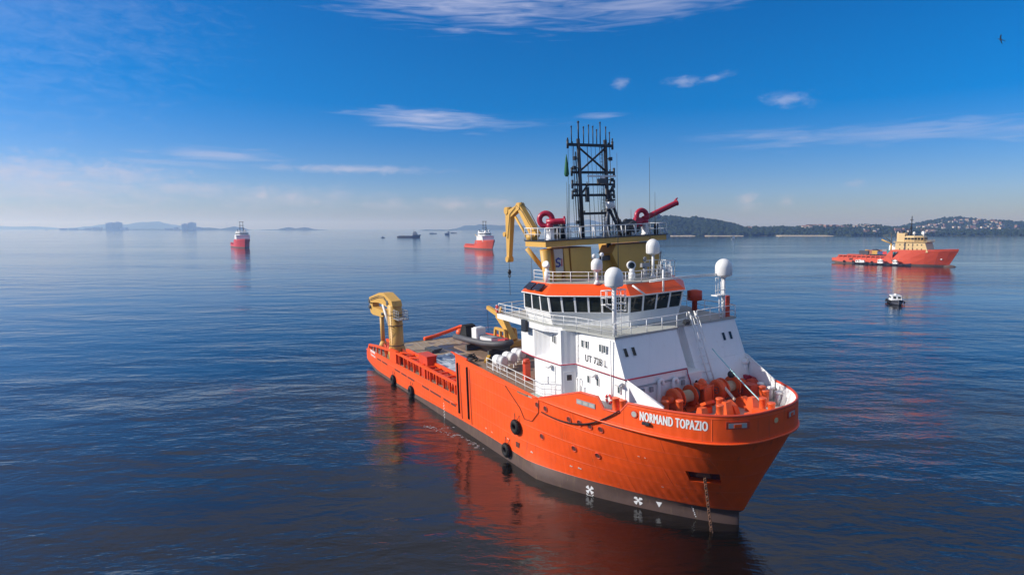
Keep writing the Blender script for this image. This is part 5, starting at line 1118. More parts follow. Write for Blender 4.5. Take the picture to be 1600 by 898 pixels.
def distant_supply(M, label, hullm, housem, L=68, B=16, group=None, mast_type='gate', roofm='white', full=True, s=1.0):
    root = empty('supply_ship', M @ Matrix.Scale(s, 4), label, 'ship', group)
    xb = L * .56
    ho = simple_hull(root, L, B, 3.4, 8.2, xb, hullm, 1.1, 4.5)
    for side in (-1, 1):
        y0, y1 = sorted((side * B / 2 * .985, side * (B / 2 - .5)))
        q = MB(); q.box(4, xb, y0, y1, 4.9, 5.5); part(q, 'cargo_rail', hullm, root)
        q = MB(); q.box(3, xb, y0 + (.1 if side > 0 else .25), y1 - (.25 if side > 0 else .1), 3.3, 4.2); part(q, 'crash_wall', hullm, root)
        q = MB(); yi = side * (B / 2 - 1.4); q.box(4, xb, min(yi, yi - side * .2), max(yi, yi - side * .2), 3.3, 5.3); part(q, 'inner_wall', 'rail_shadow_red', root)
        for k in range(12):
            x = 4.3 + (xb - 5) * k / 11; q = MB(); q.box(x - .3, x + .3, y0, y1, 3.3, 5.0); part(q, 'rail_post', hullm, root)
        q = MB(); q.prism([(xb - 5, y0, 3.3), (xb + .5, y0, 3.3), (xb + .5, y0, 9.4), (xb - .5, y0, 9.3)], (0, y1 - y0, 0)); part(q, 'break_plate', hullm, root)
    # bow bulwark
    q = MB(); rows = []
    for side in (-1, 1):
        line = []
        for x in np.linspace(xb, L, 12):
            t = max(0, (x - L * .62) / (L * .38)); w = B / 2 * max(.04, 1 - t ** 3.6); zt = 8.2 + max(0, (x - xb) / (L - xb)) ** 2; line.append((x + 4.5 * t ** 2, side * w, zt))
        for i in range(len(line) - 1):
            a, b2 = line[i], line[i + 1]; q.hexa([a, b2, (b2[0], b2[1] - side * .2, b2[2]), (a[0], a[1] - side * .2, a[2])][::1 if side > 0 else -1], [(a[0] + .15, a[1], a[2] + 1.3), (b2[0] + .15, b2[1], b2[2] + 1.3), (b2[0] + .15, b2[1] - side * .2, b2[2] + 1.3), (a[0] + .15, a[1] - side * .2, a[2] + 1.3)][::1 if side > 0 else -1])
    part(q, 'bulwark', hullm, root)
    hw = B / 2 - .8
    q = MB(); q.prism([(xb + 1.5, -hw, 8.2), (L * .86, -hw, 8.2), (L * .83, -hw, 14.2), (xb + 1.5, -hw, 14.2)], (0, 2 * hw, 0)); hs_ = part(q, 'deckhouse', housem, root)
    for side in (-1, 1):
        for z in (10, 12.6):
            for k in range(6):
                x = xb + 4 + k * 2.3; g = MB(); g.cbox((x, side * hw, z), (.55, .06, .8)); part(g, 'window', 'pane', hs_)
    q = MB(); q.box(xb + .5, L * .85, -hw - .7, hw + .7, 14.2, 14.45); part(q, 'bridge_deck', housem, root)
    a, b2 = xb + 6, L * .80
    rA = [(a, -hw * .92, 14.45), (b2 - 4, -hw * .92, 14.45), (b2, -hw * .45, 14.45), (b2, hw * .45, 14.45), (b2 - 4, hw * .92, 14.45), (a, hw * .92, 14.45)]
    up = lambda r_, z, k=1.0: [((p[0] - a) * k + a, p[1] * k, z) for p in r_]
    q = MB(); q.loft([rA, up(rA, 15.6, 1.02)]); q.loft([up(rA, 16.9, 1.04), up(rA, 17.4, 1.02)]); wh_ = part(q, 'wheelhouse', housem, root)
    q = MB(); q.loft([up(rA, 15.6, 1.0), up(rA, 16.9, 1.02)]); part(q, 'window_band', 'pane', wh_)
    rp_ = up(rA, 15.6, 1.025)
    for i in range(5):
        p0, p1 = Vector(rp_[i]), Vector(rp_[i + 1]); n = max(2, round((p1 - p0).length / 1.5))
        for k in range(n + 1):
            c0 = p0.lerp(p1, k / n); g = MB(); g.cbox((c0.x, c0.y, 16.25), (.22, .22, 1.35)); part(g, 'window_pillar', housem, wh_)
    q = MB(); q.loft([up(rA, 17.4, 1.0), up(rA, 18.0, .9)]); part(q, 'wheelhouse_roof', roofm, wh_)
    for y in (-3.6, 3.6):
        q = MB(); q.frust((xb + 1.6, xb + 4.6, y - 1.5, y + 1.5, 14.2), (xb + 1.4, xb + 4.2, y - 1.3, y + 1.3, 19.6)); fo = part(q, 'funnel', housem, root)
        q = MB(); q.seg((xb + 2.5, y, 19.6), (xb + 2.2, y, 21), .4, 8); part(q, 'exhaust_pipe', 'black_steel', fo)
    xm = xb + 7.5
    if mast_type == 'gate':
        q = MB()
        for y in (-1.6, 1.6): q.seg((xm, y, 18), (xm, y, 30), .3, 6)
        for z in (22.5, 25.5, 29.6): q.box(xm - .2, xm + .2, -2.6, 2.6, z - .25, z + .2)
        q.seg((xm, 1.6, 25), (xm + 3, 2.6, 18), .25, 6)
    else:
        q = MB(); q.seg((xm, 0, 18), (xm, 0, 30), .45, 8, .22)
        for z in (22.5, 25.2, 27.6): q.box(xm - .2, xm + .2, -2.2, 2.2, z - .2, z + .2)
        q.seg((xm - 1.8, 0, 18), (xm, 0, 25), .25, 6)
    part(q, 'mast', 'black_steel', root)
    for x, y, z, r_ in ((b2 - 2, 2.8, 18.9, .95), (b2 - 5, -3, 19, .75), (b2 - .5, -1.5, 18.7, .6)):
        q = MB(); q.seg((x, y, 17.8), (x, y, z), .2, 6); dome(q, (x, y, z), r_, r_ * 2); part(q, 'radome', 'white_smooth', root)
    q = MB(); q.seg((xb - 1.5, -B * .3, 8), (xb - 1.5, -B * .3, 13), .5, 8); q.seg((xb - 1.5, -B * .3, 13), (xb - 7, -B * .3, 15.5), .35, 8); part(q, 'deck_crane', 'yellow', root)
    return root
distant_supply(WM(-338, 752, 31), 'red supply ship with white deckhouse far off to the left, bow towards the camera', 'far_red', 'white', L=66)
distant_supply(WM(-48, 694, 26), 'orange red supply ship with white deckhouse anchored left of the yellow knuckle crane', 'far_orange', 'white', L=62, B=15)

# cream and orange ship on the right with cargo on deck
S3 = WM(216.5, 407.0, 39.6)
s3 = distant_supply(S3, 'long orange supply ship with cream deckhouse and stacked deck cargo on the right', 'far_orange', 'cream', L=63, B=15, mast_type='pole', roofm='cream')
q = MB(); q.loft([[(x, r_ * math.cos(t), z0 + r_ * .9 * math.sin(t)) for t in np.linspace(0, 2 * math.pi, 12, endpoint=False)] for x, r_, z0 in ((55, 1.3, -.2), (60, 1.5, -.1), (64, 1.35, 0), (66.2, .8, .0), (66.8, .2, .05))], True, True); part(q, 'bulbous_bow', 'boot_top', s3)
q = MB(); q.cbox((59.9, -3.0, 4.4), (1.4, .4, .5)); part(q, 'anchor', 'white_smooth', s3)
for x in (12.0, 36.5): q = MB(); q.box(x - 1.0, x + 1.0, -7.62, -7.3, 2.3, 3.5); part(q, 'side_opening', 'pocket_dark', s3)
cargo = [(21.0, -3.8, 5.4, 2.4, 2.0, 'far_dark', 'black cargo box'), (24.6, -3.2, 3.6, 2.6, 2.5, 'box_rust', 'rust brown container'), (23.0, 2.0, 6.0, 2.4, 2.4, 'mid_grey', 'grey cargo rack'), (28.2, -3.6, 3.2, 2.4, 2.2, 'yellow', 'yellow skid'),
         (31.6, -3.6, 3.0, 2.4, 1.8, 'box_blue', 'dark blue container'), (30.0, 2.2, 5.6, 2.4, 2.6, 'box_rust', 'tall rust red container'), (35.0, -3.8, 2.6, 2.4, 1.7, 'far_red', 'red container'), (36.2, 1.6, 3.2, 2.4, 2.8, 'white', 'white tank box'), (19.6, 2.4, 3.0, 2.4, 1.4, 'box_blue', 'low blue container nearest the stern'), (26.5, -.4, 2.4, 2.0, 3.0, 'far_dark', 'tall black cargo skid'), (33.2, -1.0, 2.4, 2.0, 3.1, 'mid_grey', 'tall grey cargo skid'), (21.4, -.6, 1.8, 1.8, 2.6, 'bright_yellow', 'narrow yellow cargo skid'), (38.4, -3.8, 4.0, 2.6, 2.7, 'teal', 'teal container')]
for x, y, l, w, h_, mm, lab in cargo:
    mb = MB(); mb.box(-l / 2, l / 2, -w / 2, w / 2, 0, h_)
    for k in range(int(l / .8) + 1):
        xx = -l / 2 + .05 + (l - .1) * k / max(1, int(l / .8)); mb.box(xx - .06, xx + .06, -w / 2 - .05, w / 2 + .05, .05, h_ - .05)
    mb.box(-l / 2 - .06, l / 2 + .06, -w / 2 - .06, w / 2 + .06, h_ - .12, h_ + .06)
    o_ = mb.build('cargo_container', mm); o_.matrix_world = S3 @ Matrix.Translation((x * .88, y, 6.3)) @ Matrix.Rotation(R((x * 7) % 9 - 4), 4, 'Z'); tag(o_, lab + ' on the deck of the orange and cream ship', 'container', 'cargo on the orange and cream ship')
q = MB(); q.box(16.0, 35.0, -5.4, 5.4, 6.05, 6.28)
for x in np.linspace(16.5, 34.5, 9):
    for y in (-5.2, 0, 5.2): q.box(x - .15, x + .15, y - .15, y + .15, 3.3, 6.05)
part(q, 'cargo_platform', 'dark_grey', s3)
q = MB()
for k in range(4): q.lathe((31.0 + k * 1.9, 3.4 - 1.1 * k, 8.2), [(.9, 0), (1.0, .3), (1.0, 3.2), (.5, 3.9)], (0, 0, 1), 10)
part(q, 'mud_tank', 'white_smooth', s3)
q = MB(); q.hexa([(37.5, -6.6, 8.2), (41.5, -6.6, 8.2), (41.5, -3.4, 8.2), (37.5, -3.4, 8.2)], [(38.2, -6.3, 19.4), (41.5, -6.3, 19.4), (41.5, -3.6, 19.4), (38.2, -3.6, 19.4)]); part(q, 'funnel_casing', 'cream', s3)
q = MB(); q.seg((31.5, 2, 8), (31.5, 2, 20), .35, 6); q.seg((31.5, 2, 14), (27, 1, 18), .25, 6); part(q, 'derrick', 'dark_grey', s3)
g = MB(); rail(g, [(42, -6.9, 14.5), (53, -6.9, 14.5), (53.4, 6.9, 14.5)], 1.1, 2, 1.6, .07); part(g, 'guard_rail', 'cream', s3)
q = MB(); q.box(41.7, 42.1, -7.1, -6.9, 8.3, 14.0); q.seg((46, -7.0, 8.3), (46, -7.0, 14), .09, 6); part(q, 'wall_pipe', 'far_dark', s3)
for k in range(5):
    q = MB(); q.torus((8 + k * 5.5, -7.9, 1.3), (0, 1, 0), .5, .24, 12, 6); part(q, 'tyre_fender', 'rubber', s3)
# small craft lying alongside
def launch(M, label, L=10.0, B=3.6, hullm='far_dark', cab=(.25, .62), cabh=2.2, group=None, sc=1.0):
    root = empty('launch', M @ Matrix.Scale(sc, 4), label, 'boat', group)
    q = MB(); rows = []
    for x, w, zk, zt in ((0, .86, .1, 1.1), (.1, .94, -.3, 1.05), (.4, 1, -.5, 1.0), (.68, .95, -.5, 1.1), (.86, .62, -.3, 1.35), (.97, .2, .1, 1.6), (1.0, .02, .5, 1.65)):
        w *= B / 2; rows.append([(x * L, -w, zt), (x * L, -w * .85, .2), (x * L, 0, zk - .2), (x * L, w * .85, .2), (x * L, w, zt)])
    q.loft(rows, True, False, True); h2 = part(q, 'hull', hullm, root)
    q = MB(); q.tube([(x * L, -B / 2 * w - .03, .98) for x, w in ((.02, .88), (.4, 1), (.68, .95), (.86, .62), (.98, .12))], .12, 6); q.tube([(x * L, B / 2 * w + .03, .98) for x, w in ((.02, .88), (.4, 1), (.68, .95), (.86, .62), (.98, .12))], .12, 6); part(q, 'fender_strip', 'rubber', h2)
    x0, x1 = cab[0] * L, cab[1] * L; w = B / 2 * .72
    q = MB(); q.hexa([(x0, -w, 1.0), (x1 + .5, -w, 1.0), (x1 + .5, w, 1.0), (x0, w, 1.0)], [(x0 + .1, -w * .86, 1 + cabh), (x1, -w * .86, 1 + cabh), (x1, w * .86, 1 + cabh), (x0 + .1, w * .86, 1 + cabh)]); c2 = part(q, 'cabin', 'white', root)
    q = MB(); q.box(x0 - .15, x1 + .2, -w * .95, w * .95, 1 + cabh, 1.12 + cabh); part(q, 'cabin_roof', 'white_smooth', c2)
    for y in (-w * .45, w * .45):
        q = MB(); q.hexa([(x1 + .26, y - w * .3, 1 + cabh * .48), (x1 + .30, y - w * .3, 1 + cabh * .48), (x1 + .30, y + w * .3, 1 + cabh * .48), (x1 + .26, y + w * .3, 1 + cabh * .48)], [(x1 + .05, y - w * .27, 1 + cabh * .85), (x1 + .10, y - w * .27, 1 + cabh * .85), (x1 + .10, y + w * .27, 1 + cabh * .85), (x1 + .05, y + w * .27, 1 + cabh * .85)]); part(q, 'windscreen', 'pane', c2)
    for side in (-1, 1):
        for k in range(2):
            xx = x0 + .7 + k * 1.4; q = MB(); q.cbox((xx, side * w * .93, 1 + cabh * .62), (.9, .08, .55)); part(q, 'window', 'pane', c2)
    q = MB(); q.seg(((x0 + x1) / 2, 0, 1.1 + cabh), ((x0 + x1) / 2, 0, 1.7 + cabh), .05, 5); q.lathe(((x0 + x1) / 2, 0, 1.12 + cabh), [(.5, 0), (.45, .3), (.1, .42)], (0, 0, 1), 10); part(q, 'boat_mast', 'white_smooth', root)
    for side in (-1, 1):
        for k in range(3):
            q = MB(); q.torus((L * (.2 + .25 * k), side * (B / 2 + .1), .55), (0, 1, 0), .3, .13, 10, 6); part(q, 'tyre_fender', 'rubber', root)
    return root
lam = lambda x, y, a: S3 @ Matrix.Translation((x, y, 0)) @ Matrix.Rotation(R(a), 4, 'Z')
launch(lam(14.2, -10.0, 0), 'white topped launch nearest the stern alongside the orange and cream ship', 9, 2.6, 'far_dark', (.2, .75), 1.4, 'small craft alongside the orange and cream ship')
launch(lam(24.0, -10.2, 0), 'dark launch with small white wheelhouse lying between two others alongside the orange and cream ship', 11, 3.2, 'far_dark', (.45, .68), 2.2, 'small craft alongside the orange and cream ship')
launch(lam(34.0, -10.0, 0), 'dark launch nearest the bow alongside the orange and cream ship', 13, 3.2, 'far_dark', (.25, .42), 2.1, 'small craft alongside the orange and cream ship')
launch(WM(117.5, 187.5, -20), 'small white cabin launch with dark hull alone in open water on the right', 9, 3.7, 'far_dark', (.25, .68), 1.45)
# far craft on the left horizon
tk = empty('coaster', WM(-271.5, 1452, 84), 'dark coaster steaming to the right near the horizon with a wake behind', 'ship')
simple_hull(tk, 54, 11, 3.4, 6.0, 36, 'far_dark', .8, 3, 3)
q = MB(); q.box(38, 47, -4.5, 4.5, 6, 11); q.frust((39.5, 45, -4.2, 4.2, 11), (39.5, 44.5, -3.8, 3.8, 14)); part(q, 'deckhouse', 'mid_grey', tk)
q = MB(); q.seg((40, 0, 14), (40, 0, 21), .35, 6, .15); q.box(39.8, 40.2, -2, 2, 17.5, 17.9); part(q, 'mast', 'black_steel', tk)
q = MB(); q.seg((14, 0, 3), (14, 0, 10), .25, 6); q.box(5, 34, -4, 4, 3.4, 4.6); part(q, 'hatch_cover', 'mid_grey', tk)
def barge(px, dist, L, h_, label, m='far_dark', house=False):
    x = (px - 800) / 953.2 * dist
    b_ = empty('barge', WM(x - L / 2, dist, 90), label, 'barge', 'barges near the horizon')
    q = MB(); q.loft([[(x_, -5, h_), (x_, -5, -.5), (x_, 5, -.5), (x_, 5, h_)] for x_ in (2, L - 2)] , True); q.hexa([(0, -5, h_ * .5), (2, -5, -.4), (2, 5, -.4), (0, 5, h_ * .5)], [(0, -5, h_), (2, -5, h_), (2, 5, h_), (0, 5, h_)]); part(q, 'hull', m, b_)
    q = MB(); q.box(3, L * .5, -3.6, 3.6, h_, h_ * 1.5); part(q, 'deck_load', 'mid_grey', b_)
    if house: q = MB(); q.box(L * .55, L * .9, -3.5, 3.5, h_, h_ + 6.5); q.seg((L * .7, 0, h_ + 6), (L * .7, 0, h_ + 11), .3, 6); part(q, 'deckhouse', 'mid_grey', b_)
barge(677.5, 2350, 30, 2.6, 'long low barge leftmost of the three near the horizon')
barge(699.5, 2000, 17, 4.5, 'dark barge with a deckhouse in the middle of the three near the horizon', house=True)
barge(709.5, 2600, 29, 2.4, 'long low barge rightmost of the three near the horizon')
launch(WM(-302, 1410, 96), 'tiny dark boat ahead of the wake of the coaster near the horizon', 9, 3, 'far_dark', (.3, .6), 2.2)
launch(WM(-4200, 5500, 96), 'tiny boat at the far left in front of the low islands', 40, 9, 'far_dark', (.3, .6), 8)
# small sailing boat
sb = empty('sailing_boat', WM(436, 1215, 100), 'small white sailing boat below the wooded hill on the right', 'boat')
q = MB(); q.loft([[(x, -w, 1.0), (x, 0, -.4), (x, w, 1.0)] for x, w in ((0, .9), (3, 1.3), (6, .9), (8, .05))], True); part(q, 'hull', 'white', sb)
q = MB(); q.seg((4.6, 0, 1), (4.6, 0, 9.5), .09, 6); part(q, 'sail_mast', 'mid_grey', sb)
q = MB(); q.prism([(4.4, -.04, 1.8), (4.45, -.04, 9.2), (.8, -.04, 1.9)], (0, .08, 0)); q.prism([(4.8, -.04, 8.2), (7.8, -.04, 1.3), (5.0, -.04, 1.6)], (0, .08, 0)); part(q, 'sail', 'white_smooth', sb)

# seabird
bd_ = MB(); bd_.loft([[(x, r_ * math.cos(t), r_ * .9 * math.sin(t)) for t in np.linspace(0, 2 * math.pi, 8, endpoint=False)] for x, r_ in ((-.55, .02), (-.3, .07), (0, .10), (.25, .07), (.38, .055), (.5, .02), (.62, .006))], True, True)
bird = bd_.build('seabird', 'bird_dark')
bird.matrix_world = Matrix.Translation((86.7, 112, 56.0)) @ Matrix.Rotation(R(115), 4, 'Z') @ Matrix.Rotation(R(-30), 4, 'Y') @ Matrix.Rotation(R(38), 4, 'X')
tag(bird, 'dark fork tailed seabird gliding high in the blue sky at the upper right', 'bird')
for sd_ in (-1, 1):
    q = MB(); th = .02; prof = [(.12, .05, .0), (.22, .45, .12), (.10, .95, .14), (-.25, 1.15, .05)]; back = [(-.14, .05, .0), (-.02, .45, .12), (-.10, .9, .13)]
    q.prism([(x, sd_ * y, z) for x, y, z in (prof + back[::-1])], (0, 0, th)); part(q, 'wing', 'bird_dark', bird)
    q = MB(); q.prism([(-.45, 0, 0), (-.52, sd_ * .06, 0), (-1.0, sd_ * .2, 0), (-.6, 0, 0)], (0, 0, th)); part(q, 'tail_fork', 'bird_dark', bird)

# ================================================================== land
def fbm(x, y, o=4): return mnoise.fractal((x, y, 3.7), 1.0, 2.1, o)
def land_mat(name, greens, earth, earth_amt, scale):
    m = bpy.data.materials.new(name); m.use_nodes = True; MATS[name] = m
    N = NT(m.node_tree); b = m.node_tree.nodes['Principled BSDF']; tco = N.new('ShaderNodeTexCoord').outputs['Object']
    base = N.mix(N.ramp(N.noise(tco, scale * 6, 5, .65), .35, .65), greens[0], greens[1])
    base = N.mix(N.math('MULTIPLY', N.ramp(N.noise(tco, scale, 4, .55), .60, .68), earth_amt), base, earth)
    N.put(b.inputs['Base Color'], base); b.inputs['Roughness'].default_value = .9; b.inputs['Specular IOR Level'].default_value = .15
land_mat('wooded', ((.018, .035, .016), (.045, .075, .028)), (.30, .19, .12), .8, .008)
land_mat('scrub', ((.045, .065, .03), (.10, .11, .05)), (.30, .22, .15), .8, .006)
land_mat('island_green', ((.03, .045, .025), (.05, .07, .035)), (.2, .17, .13), .4, .002)
land_mat('leaf', ((.010, .020, .009), (.03, .05, .02)), (.05, .06, .03), .2, .02)
land_mat('sand', ((.42, .36, .27), (.52, .45, .34)), (.3, .25, .2), .3, .05)
HILLS = []
def hill(name, dist, prof, depth, m, label=None, nx=110, ny=22, rough=3.0, kind='structure', shore=True):
    """ridge: prof = (picture column, metres high) at this distance; depth = metres from shore to the back"""
    pxs = [p[0] for p in prof]; hs2 = [p[1] for p in prof]; mb = MB(); vs = []; fs = []
    cols = np.linspace(pxs[0], pxs[-1], nx)
    def H(px, t):
        hgt = float(np.interp(px, pxs, hs2)); s2 = math.sin(min(1, t / .55) * math.pi / 2) if t < .55 else math.cos((t - .55) / .45 * math.pi / 2)
        x = (px - 800) / 953.2 * dist
        return max(-1.0, hgt * s2 * (1 + .22 * fbm(x * .006, t * 3)) + rough * fbm(x * .02, t * 9) * s2)
    for px in cols:
        for j in range(ny):
            t = j / (ny - 1); x = (px - 800) / 953.2 * (dist + depth * t * .2); y = dist + depth * t + 25 * fbm(px * .02, 7) * (1 - t)
            vs.append((x, y, H(px, t) if j else -.6))
    for i in range(nx - 1):
        for j in range(ny - 1): fs.append((i * ny + j, (i + 1) * ny + j, (i + 1) * ny + j + 1, i * ny + j + 1))
    mb.add(vs, fs, True); o_ = mb.build(name, m, kind=kind); HILLS.append((vs, nx, ny, prof, dist)); return o_, vs, nx, ny
def woods(name, vs, nx, ny, n, size, m, seed, tmax=.75, keep=lambda x, y, z: True):
    """tree crowns standing on a hill, a wood that reads as one mass"""
    r_ = random.Random(seed); mb = MB(); k = 0
    ico = [(0, 0, 1), (.89, 0, .45), (.28, .85, .45), (-.72, .53, .45), (-.72, -.53, .45), (.28, -.85, .45), (.72, .53, -.45), (-.28, .85, -.45), (-.89, 0, -.45), (-.28, -.85, -.45), (.72, -.53, -.45)]
    fi = [(0, 1, 2), (0, 2, 3), (0, 3, 4), (0, 4, 5), (0, 5, 1), (1, 6, 2), (2, 7, 3), (3, 8, 4), (4, 9, 5), (5, 10, 1), (2, 6, 7), (3, 7, 8), (4, 8, 9), (5, 9, 10), (1, 10, 6)]
    while k < n:
        i = r_.random() * (nx - 1.01); j = r_.random() * tmax * (ny - 1.01); a, b2 = int(i), int(j); f, g = i - a, j - b2
        p = [vs[a * ny + b2], vs[(a + 1) * ny + b2], vs[a * ny + b2 + 1], vs[(a + 1) * ny + b2 + 1]]
        q = [(p[0][c] * (1 - f) + p[1][c] * f) * (1 - g) + (p[2][c] * (1 - f) + p[3][c] * f) * g for c in range(3)]
        k += 1
        if q[2] < .5 or not keep(*q): continue
        s2 = size * (.55 + .9 * r_.random()); sz = s2 * (.8 + .6 * r_.random())
        mb.add([(q[0] + s2 * (x + .25 * (r_.random() - .5)), q[1] + s2 * (y + .25 * (r_.random() - .5)), q[2] + sz * .55 + sz * (z + .3 * (r_.random() - .5))) for x, y, z in ico], fi)
    return mb.build(name, m, kind='stuff')
mz = lambda px_, d, base=356: max(0, 22.78 + (base - px_) / 953.2 * d)
# nearest: wooded headland
hd, v1, nx1, ny1 = hill('wooded_hill', 1720, [(960, 8), (1000, 30), (1020, 40), (1040, 50), (1068, 54), (1100, 46), (1140, 41), (1165, 30), (1180, 22), (1195, 12), (1206, 3)], 420, 'wooded')
woods('hill_woodland', v1, nx1, ny1, 4600, 5.2, 'leaf', 5)
# low town shore
tw, v2, nx2, ny2 = hill('town_shore', 1760, [(1170, 5), (1200, 14), (1230, 19), (1300, 19), (1350, 20), (1400, 23), (1430, 26), (1470, 20), (1500, 14), (1600, 10), (1760, 10)], 520, 'scrub')
woods('shore_woodland', v2, nx2, ny2, 4200, 4.2, 'leaf', 6, .7)
th_, v3, nx3, ny3 = hill('town_hill', 2300, [(1440, 5), (1480, 16), (1500, 28), (1530, 44), (1565, 56), (1585, 58), (1610, 50), (1680, 46), (1760, 30)], 700, 'scrub')
woods('town_hill_woodland', v3, nx3, ny3, 2200, 4.4, 'leaf', 8, .7)
sm_ = MB()
for pa, pb in ((1050, 1085), (1105, 1160), (1220, 1300)):
    for k in range(14):
        a = pa + (pb - pa) * k / 14; b2 = pa + (pb - pa) * (k + 1) / 14; xa, xb_ = (a - 800) / 953.2 * 1700, (b2 - 800) / 953.2 * 1700; ja, jb = 4 * fbm(a, 1), 4 * fbm(b2, 1)
        sm_.hexa([(xa, 1696 + ja, -.3), (xb_, 1696 + jb, -.3), (xb_, 1740, -.3), (xa, 1740, -.3)], [(xa, 1699 + ja, .9), (xb_, 1699 + jb, .9), (xb_, 1740, 2.2), (xa, 1740, 2.2)])
sm_.build('beach', 'sand', kind='structure')
# houses of the town: three shapes of house sharing their meshes, each a thing of its own
def house_proto(w, d, h_, wm, rm, flat):
    b_ = MB(); b_.box(-w / 2, w / 2, -d / 2, d / 2, 0, h_); o_ = b_.build('house', wm)
    q = MB()
    if flat: q.box(-w / 2 - .3, w / 2 + .3, -d / 2 - .3, d / 2 + .3, h_, h_ + .5)
    else: q.prism([(-w / 2 - .4, -d / 2 - .4, h_), (-w / 2 - .4, d / 2 + .4, h_), (-w / 2 - .4, 0, h_ + 2.2)], (w + .8, 0, 0))
    q.build('roof', rm, o_)
    for k in range(max(2, int(w / 3))):
        for z in np.arange(1.6, h_ - .8, 3.0):
            g = MB(); g.cbox((-w / 2 + (k + .5) * w / max(2, int(w / 3)), -d / 2, z), (1.2, .12, 1.3)); g.build('window', 'dark_grey', o_)
    return o_
protos = [house_proto(9, 8, 5.8, 'plaster', 'terracotta', False), house_proto(8, 7, 3.6, 'white', 'terracotta', False), house_proto(12, 9, 8.6, 'terracotta', 'concrete', True), house_proto(10, 8, 6.5, 'concrete', 'concrete', True)]
labs = ['pale plastered house with tiled roof', 'low white house with tiled roof', 'brick coloured block with flat roof', 'grey rendered house with flat roof']
grp = ['pale houses', 'white houses', 'brick blocks', 'grey houses']
CH = {}
for q_ in bpy.data.objects:
    if q_.parent: CH.setdefault(q_.parent.name, []).append(q_)
used = [False] * 4; rh = random.Random(12)
def place_house(k, x, y, z, a, s2=1.0, zone=''):
    o_ = protos[k] if not used[k] else copy_tree(protos[k], None, CH); used[k] = True
    o_.location = (x, y, z - .8); o_.rotation_euler = (0, 0, a); o_.scale = (s2, s2, s2); tag(o_, labs[k] + ' ' + zone, 'house', grp[k] + ' ' + zone)
def scatter(vs, nx, ny, n, pa, pb, ta, tb, dist, zone):
    for _ in range(n):
        px = pa + (pb - pa) * rh.random(); t = ta + (tb - ta) * rh.random(); c0, c1 = vs[0], vs[-1]
        best = min(range(0, nx), key=lambda i: abs(800 + vs[i * ny][0] / vs[i * ny][1] * 953.2 - px)); v_ = vs[best * ny + int(t * (ny - 1))]
        jx = (rh.random() - .5) * 22
        if v_[2] < .8: continue
        place_house(rh.choice([0, 0, 1, 2, 3, 3]), v_[0] + jx, v_[1] + (rh.random() - .5) * 10, v_[2] + 2.5, (rh.random() - .5) * 1.2, .8 + .5 * rh.random(), zone)
scatter(v2, nx2, ny2, 14, 1180, 1205, .3, .55, 1760, 'at the end of the wooded hill')
scatter(v2, nx2, ny2, 62, 1300, 1425, .38, .58, 1760, 'along the low ridge behind the shore')
scatter(v2, nx2, ny2, 26, 1350, 1490, .05, .22, 1760, 'close to the water on the right shore')
scatter(v3, nx3, ny3, 84, 1490, 1610, .08, .45, 2300, 'on the hillside at the far right')
# far islands
hill('island', 5900, [(84, 4), (110, 10), (160, 12), (200, 10), (250, 7), (280, 12), (300, 22), (312, 18), (322, 2)], 700, 'island_green', rough=4)
hill('island', 6000, [(330, 2), (342, 22), (352, 34), (362, 26), (372, 2)], 500, 'island_green', nx=40)
hill('island', 6000, [(400, 3), (428, 6), (432, 20), (440, 26), (450, 14), (458, 20), (468, 24), (478, 10), (484, 5), (496, 3)], 500, 'island_green', nx=60)
hill('far_hills', 8600, [(60, 10), (110, 50), (130, 78), (160, 66), (190, 108), (210, 112), (235, 70), (265, 44), (300, 10)], 1500, 'island_green', rough=8)
hill('far_hills', 9000, [(-140, 30), (-60, 46), (0, 38), (20, 32), (36, 6)], 1500, 'island_green', rough=8)
hill('far_hills', 7200, [(700, 4), (722, 50), (750, 62), (775, 60), (800, 66), (830, 40), (870, 50), (900, 80), (925, 120), (945, 96), (975, 60), (1040, 30)], 1500, 'island_green', rough=8)
hill('far_hills', 5200, [(655, 3), (665, 7), (690, 6), (712, 3)], 400, 'island_green', nx=30, rough=2)
# blocks on the island
def block(px, w, h_, label, dist=5850):
    x = (px - 800) / 953.2 * dist; b_ = MB(); b_.box(-w / 2, w / 2, -30, 30, 0, h_); o_ = b_.build('tower_block', 'concrete'); o_.location = (x, dist + 60, 4); tag(o_, label, 'building', 'blocks on the far island')
    for k in range(5):
        q = MB(); q.box(-w / 2 + .5, w / 2 - .5, -30.8, -30, 8 + k * (h_ - 12) / 5, 8 + k * (h_ - 12) / 5 + (h_ - 12) / 11); part(q, 'window_row', 'dark_grey', o_)
    q = MB(); q.box(-w * .25, w * .2, -12, 12, h_, h_ + 7); part(q, 'roof_house', 'concrete', o_)
block(170, 62, 66, 'pale block, left one of the left pair on the far island')
block(181, 52, 70, 'pale block, right one of the left pair on the far island')
block(287, 42, 56, 'pale block, left one of the right pair on the far island')
block(297.5, 52, 68, 'pale block, right one of the right pair on the far island')
for i, (px, w, h_) in enumerate(((96, 50, 14), (112, 60, 12), (135, 40, 15), (150, 70, 24), (192, 50, 20), (262, 60, 14), (275, 40, 22), (310, 40, 20))):
    x = (px - 800) / 953.2 * 5850; b_ = MB(); b_.box(-w / 2, w / 2, -20, 20, 0, h_); b_.box(-w / 2 - 1, w / 2 + 1, -21, 21, h_, h_ + 1.5); o_ = b_.build('shed', 'concrete'); o_.location = (x, 5900, 4); tag(o_, 'low pale shed on the flat far island, ' + ['first', 'second', 'third', 'fourth', 'fifth', 'sixth', 'seventh', 'eighth'][i] + ' from the left', 'building', 'low sheds on the far island')
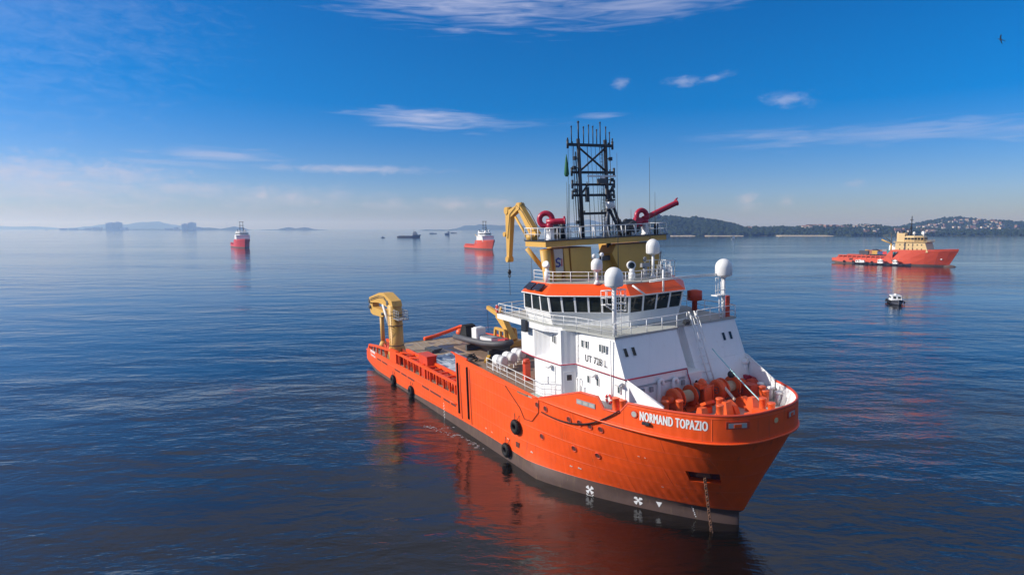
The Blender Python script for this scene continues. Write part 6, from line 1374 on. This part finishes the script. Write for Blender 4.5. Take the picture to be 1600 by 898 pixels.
q = MB(); q.seg((0, 0, 0), (0, 0, 55), 1.6, 6, .8); q.seg((-14, 0, 46), (10, 0, 60), 1.2, 5); o_ = q.build('shore_crane', 'concrete'); o_.location = ((338 - 800) / 953.2 * 5950, 6200, 22); tag(o_, 'thin crane standing on the small round far island', 'crane')

# wash along the ship: discharge splash and foam
fm_ = bpy.data.materials.new('foam'); fm_.use_nodes = True; MATS['foam'] = fm_
N = NT(fm_.node_tree); b = fm_.node_tree.nodes['Principled BSDF']; b.inputs['Base Color'].default_value = (.36, .38, .40, 1); b.inputs['Roughness'].default_value = .8
def foam(pts, seed, n, spread):
    """flecks of froth drifting away from an overboard discharge"""
    r_ = random.Random(seed); mb = MB()
    for k in range(n):
        t = r_.random() ** .7; i = min(len(pts) - 2, int(t * (len(pts) - 1))); f = t * (len(pts) - 1) - i; a, b2 = pts[i], pts[i + 1]
        x = a[0] + (b2[0] - a[0]) * f + r_.gauss(0, spread * (.4 + t)); y = a[1] + (b2[1] - a[1]) * f - abs(r_.gauss(0, spread * .5 * (.4 + t))); s2 = .02 + .07 * r_.random() ** 3; g = 1 + 2.5 * r_.random(); rot = r_.gauss(.1, .35)
        w = SHIP @ Vector((x, y, 0)); n6 = [(s2 * g * math.cos(q_ * 1.047), s2 * math.sin(q_ * 1.047)) for q_ in range(6)]
        mb.add([(w.x + u * math.cos(rot) - v_ * math.sin(rot), w.y + u * math.sin(rot) + v_ * math.cos(rot), .01) for u, v_ in n6] + [(w.x, w.y, .03 + s2 * .3)], [(i2, (i2 + 1) % 6, 6) for i2 in range(6)])
    return mb.build('foam', 'foam', kind='stuff')
foam(((38.6, -9.3), (38.0, -11.0), (36.0, -12.3), (38.5, -11.5), (42.0, -9.9), (45.5, -9.6)), 1, 110, .55)

# ------------------------------------------------------------------ air
hz = MB(); hz.box(-13200, 13200, -13200, 13200, -3.0, 150.0)
hm = bpy.data.materials.new('haze_air'); hm.use_nodes = True; nt_ = hm.node_tree
for n in list(nt_.nodes):
    if n.type != 'OUTPUT_MATERIAL': nt_.nodes.remove(n)
pv_ = nt_.nodes.new('ShaderNodeVolumePrincipled'); pv_.inputs['Color'].default_value = (.32, .53, 1.0, 1); pv_.inputs['Absorption Color'].default_value = (1, 1, 1, 1); pv_.inputs['Density'].default_value = 0.00018; pv_.inputs['Anisotropy'].default_value = .3
nt_.links.new(pv_.outputs[0], [n for n in nt_.nodes if n.type == 'OUTPUT_MATERIAL'][0].inputs['Volume'])
ho_ = hz.build('haze', hm, kind='stuff')
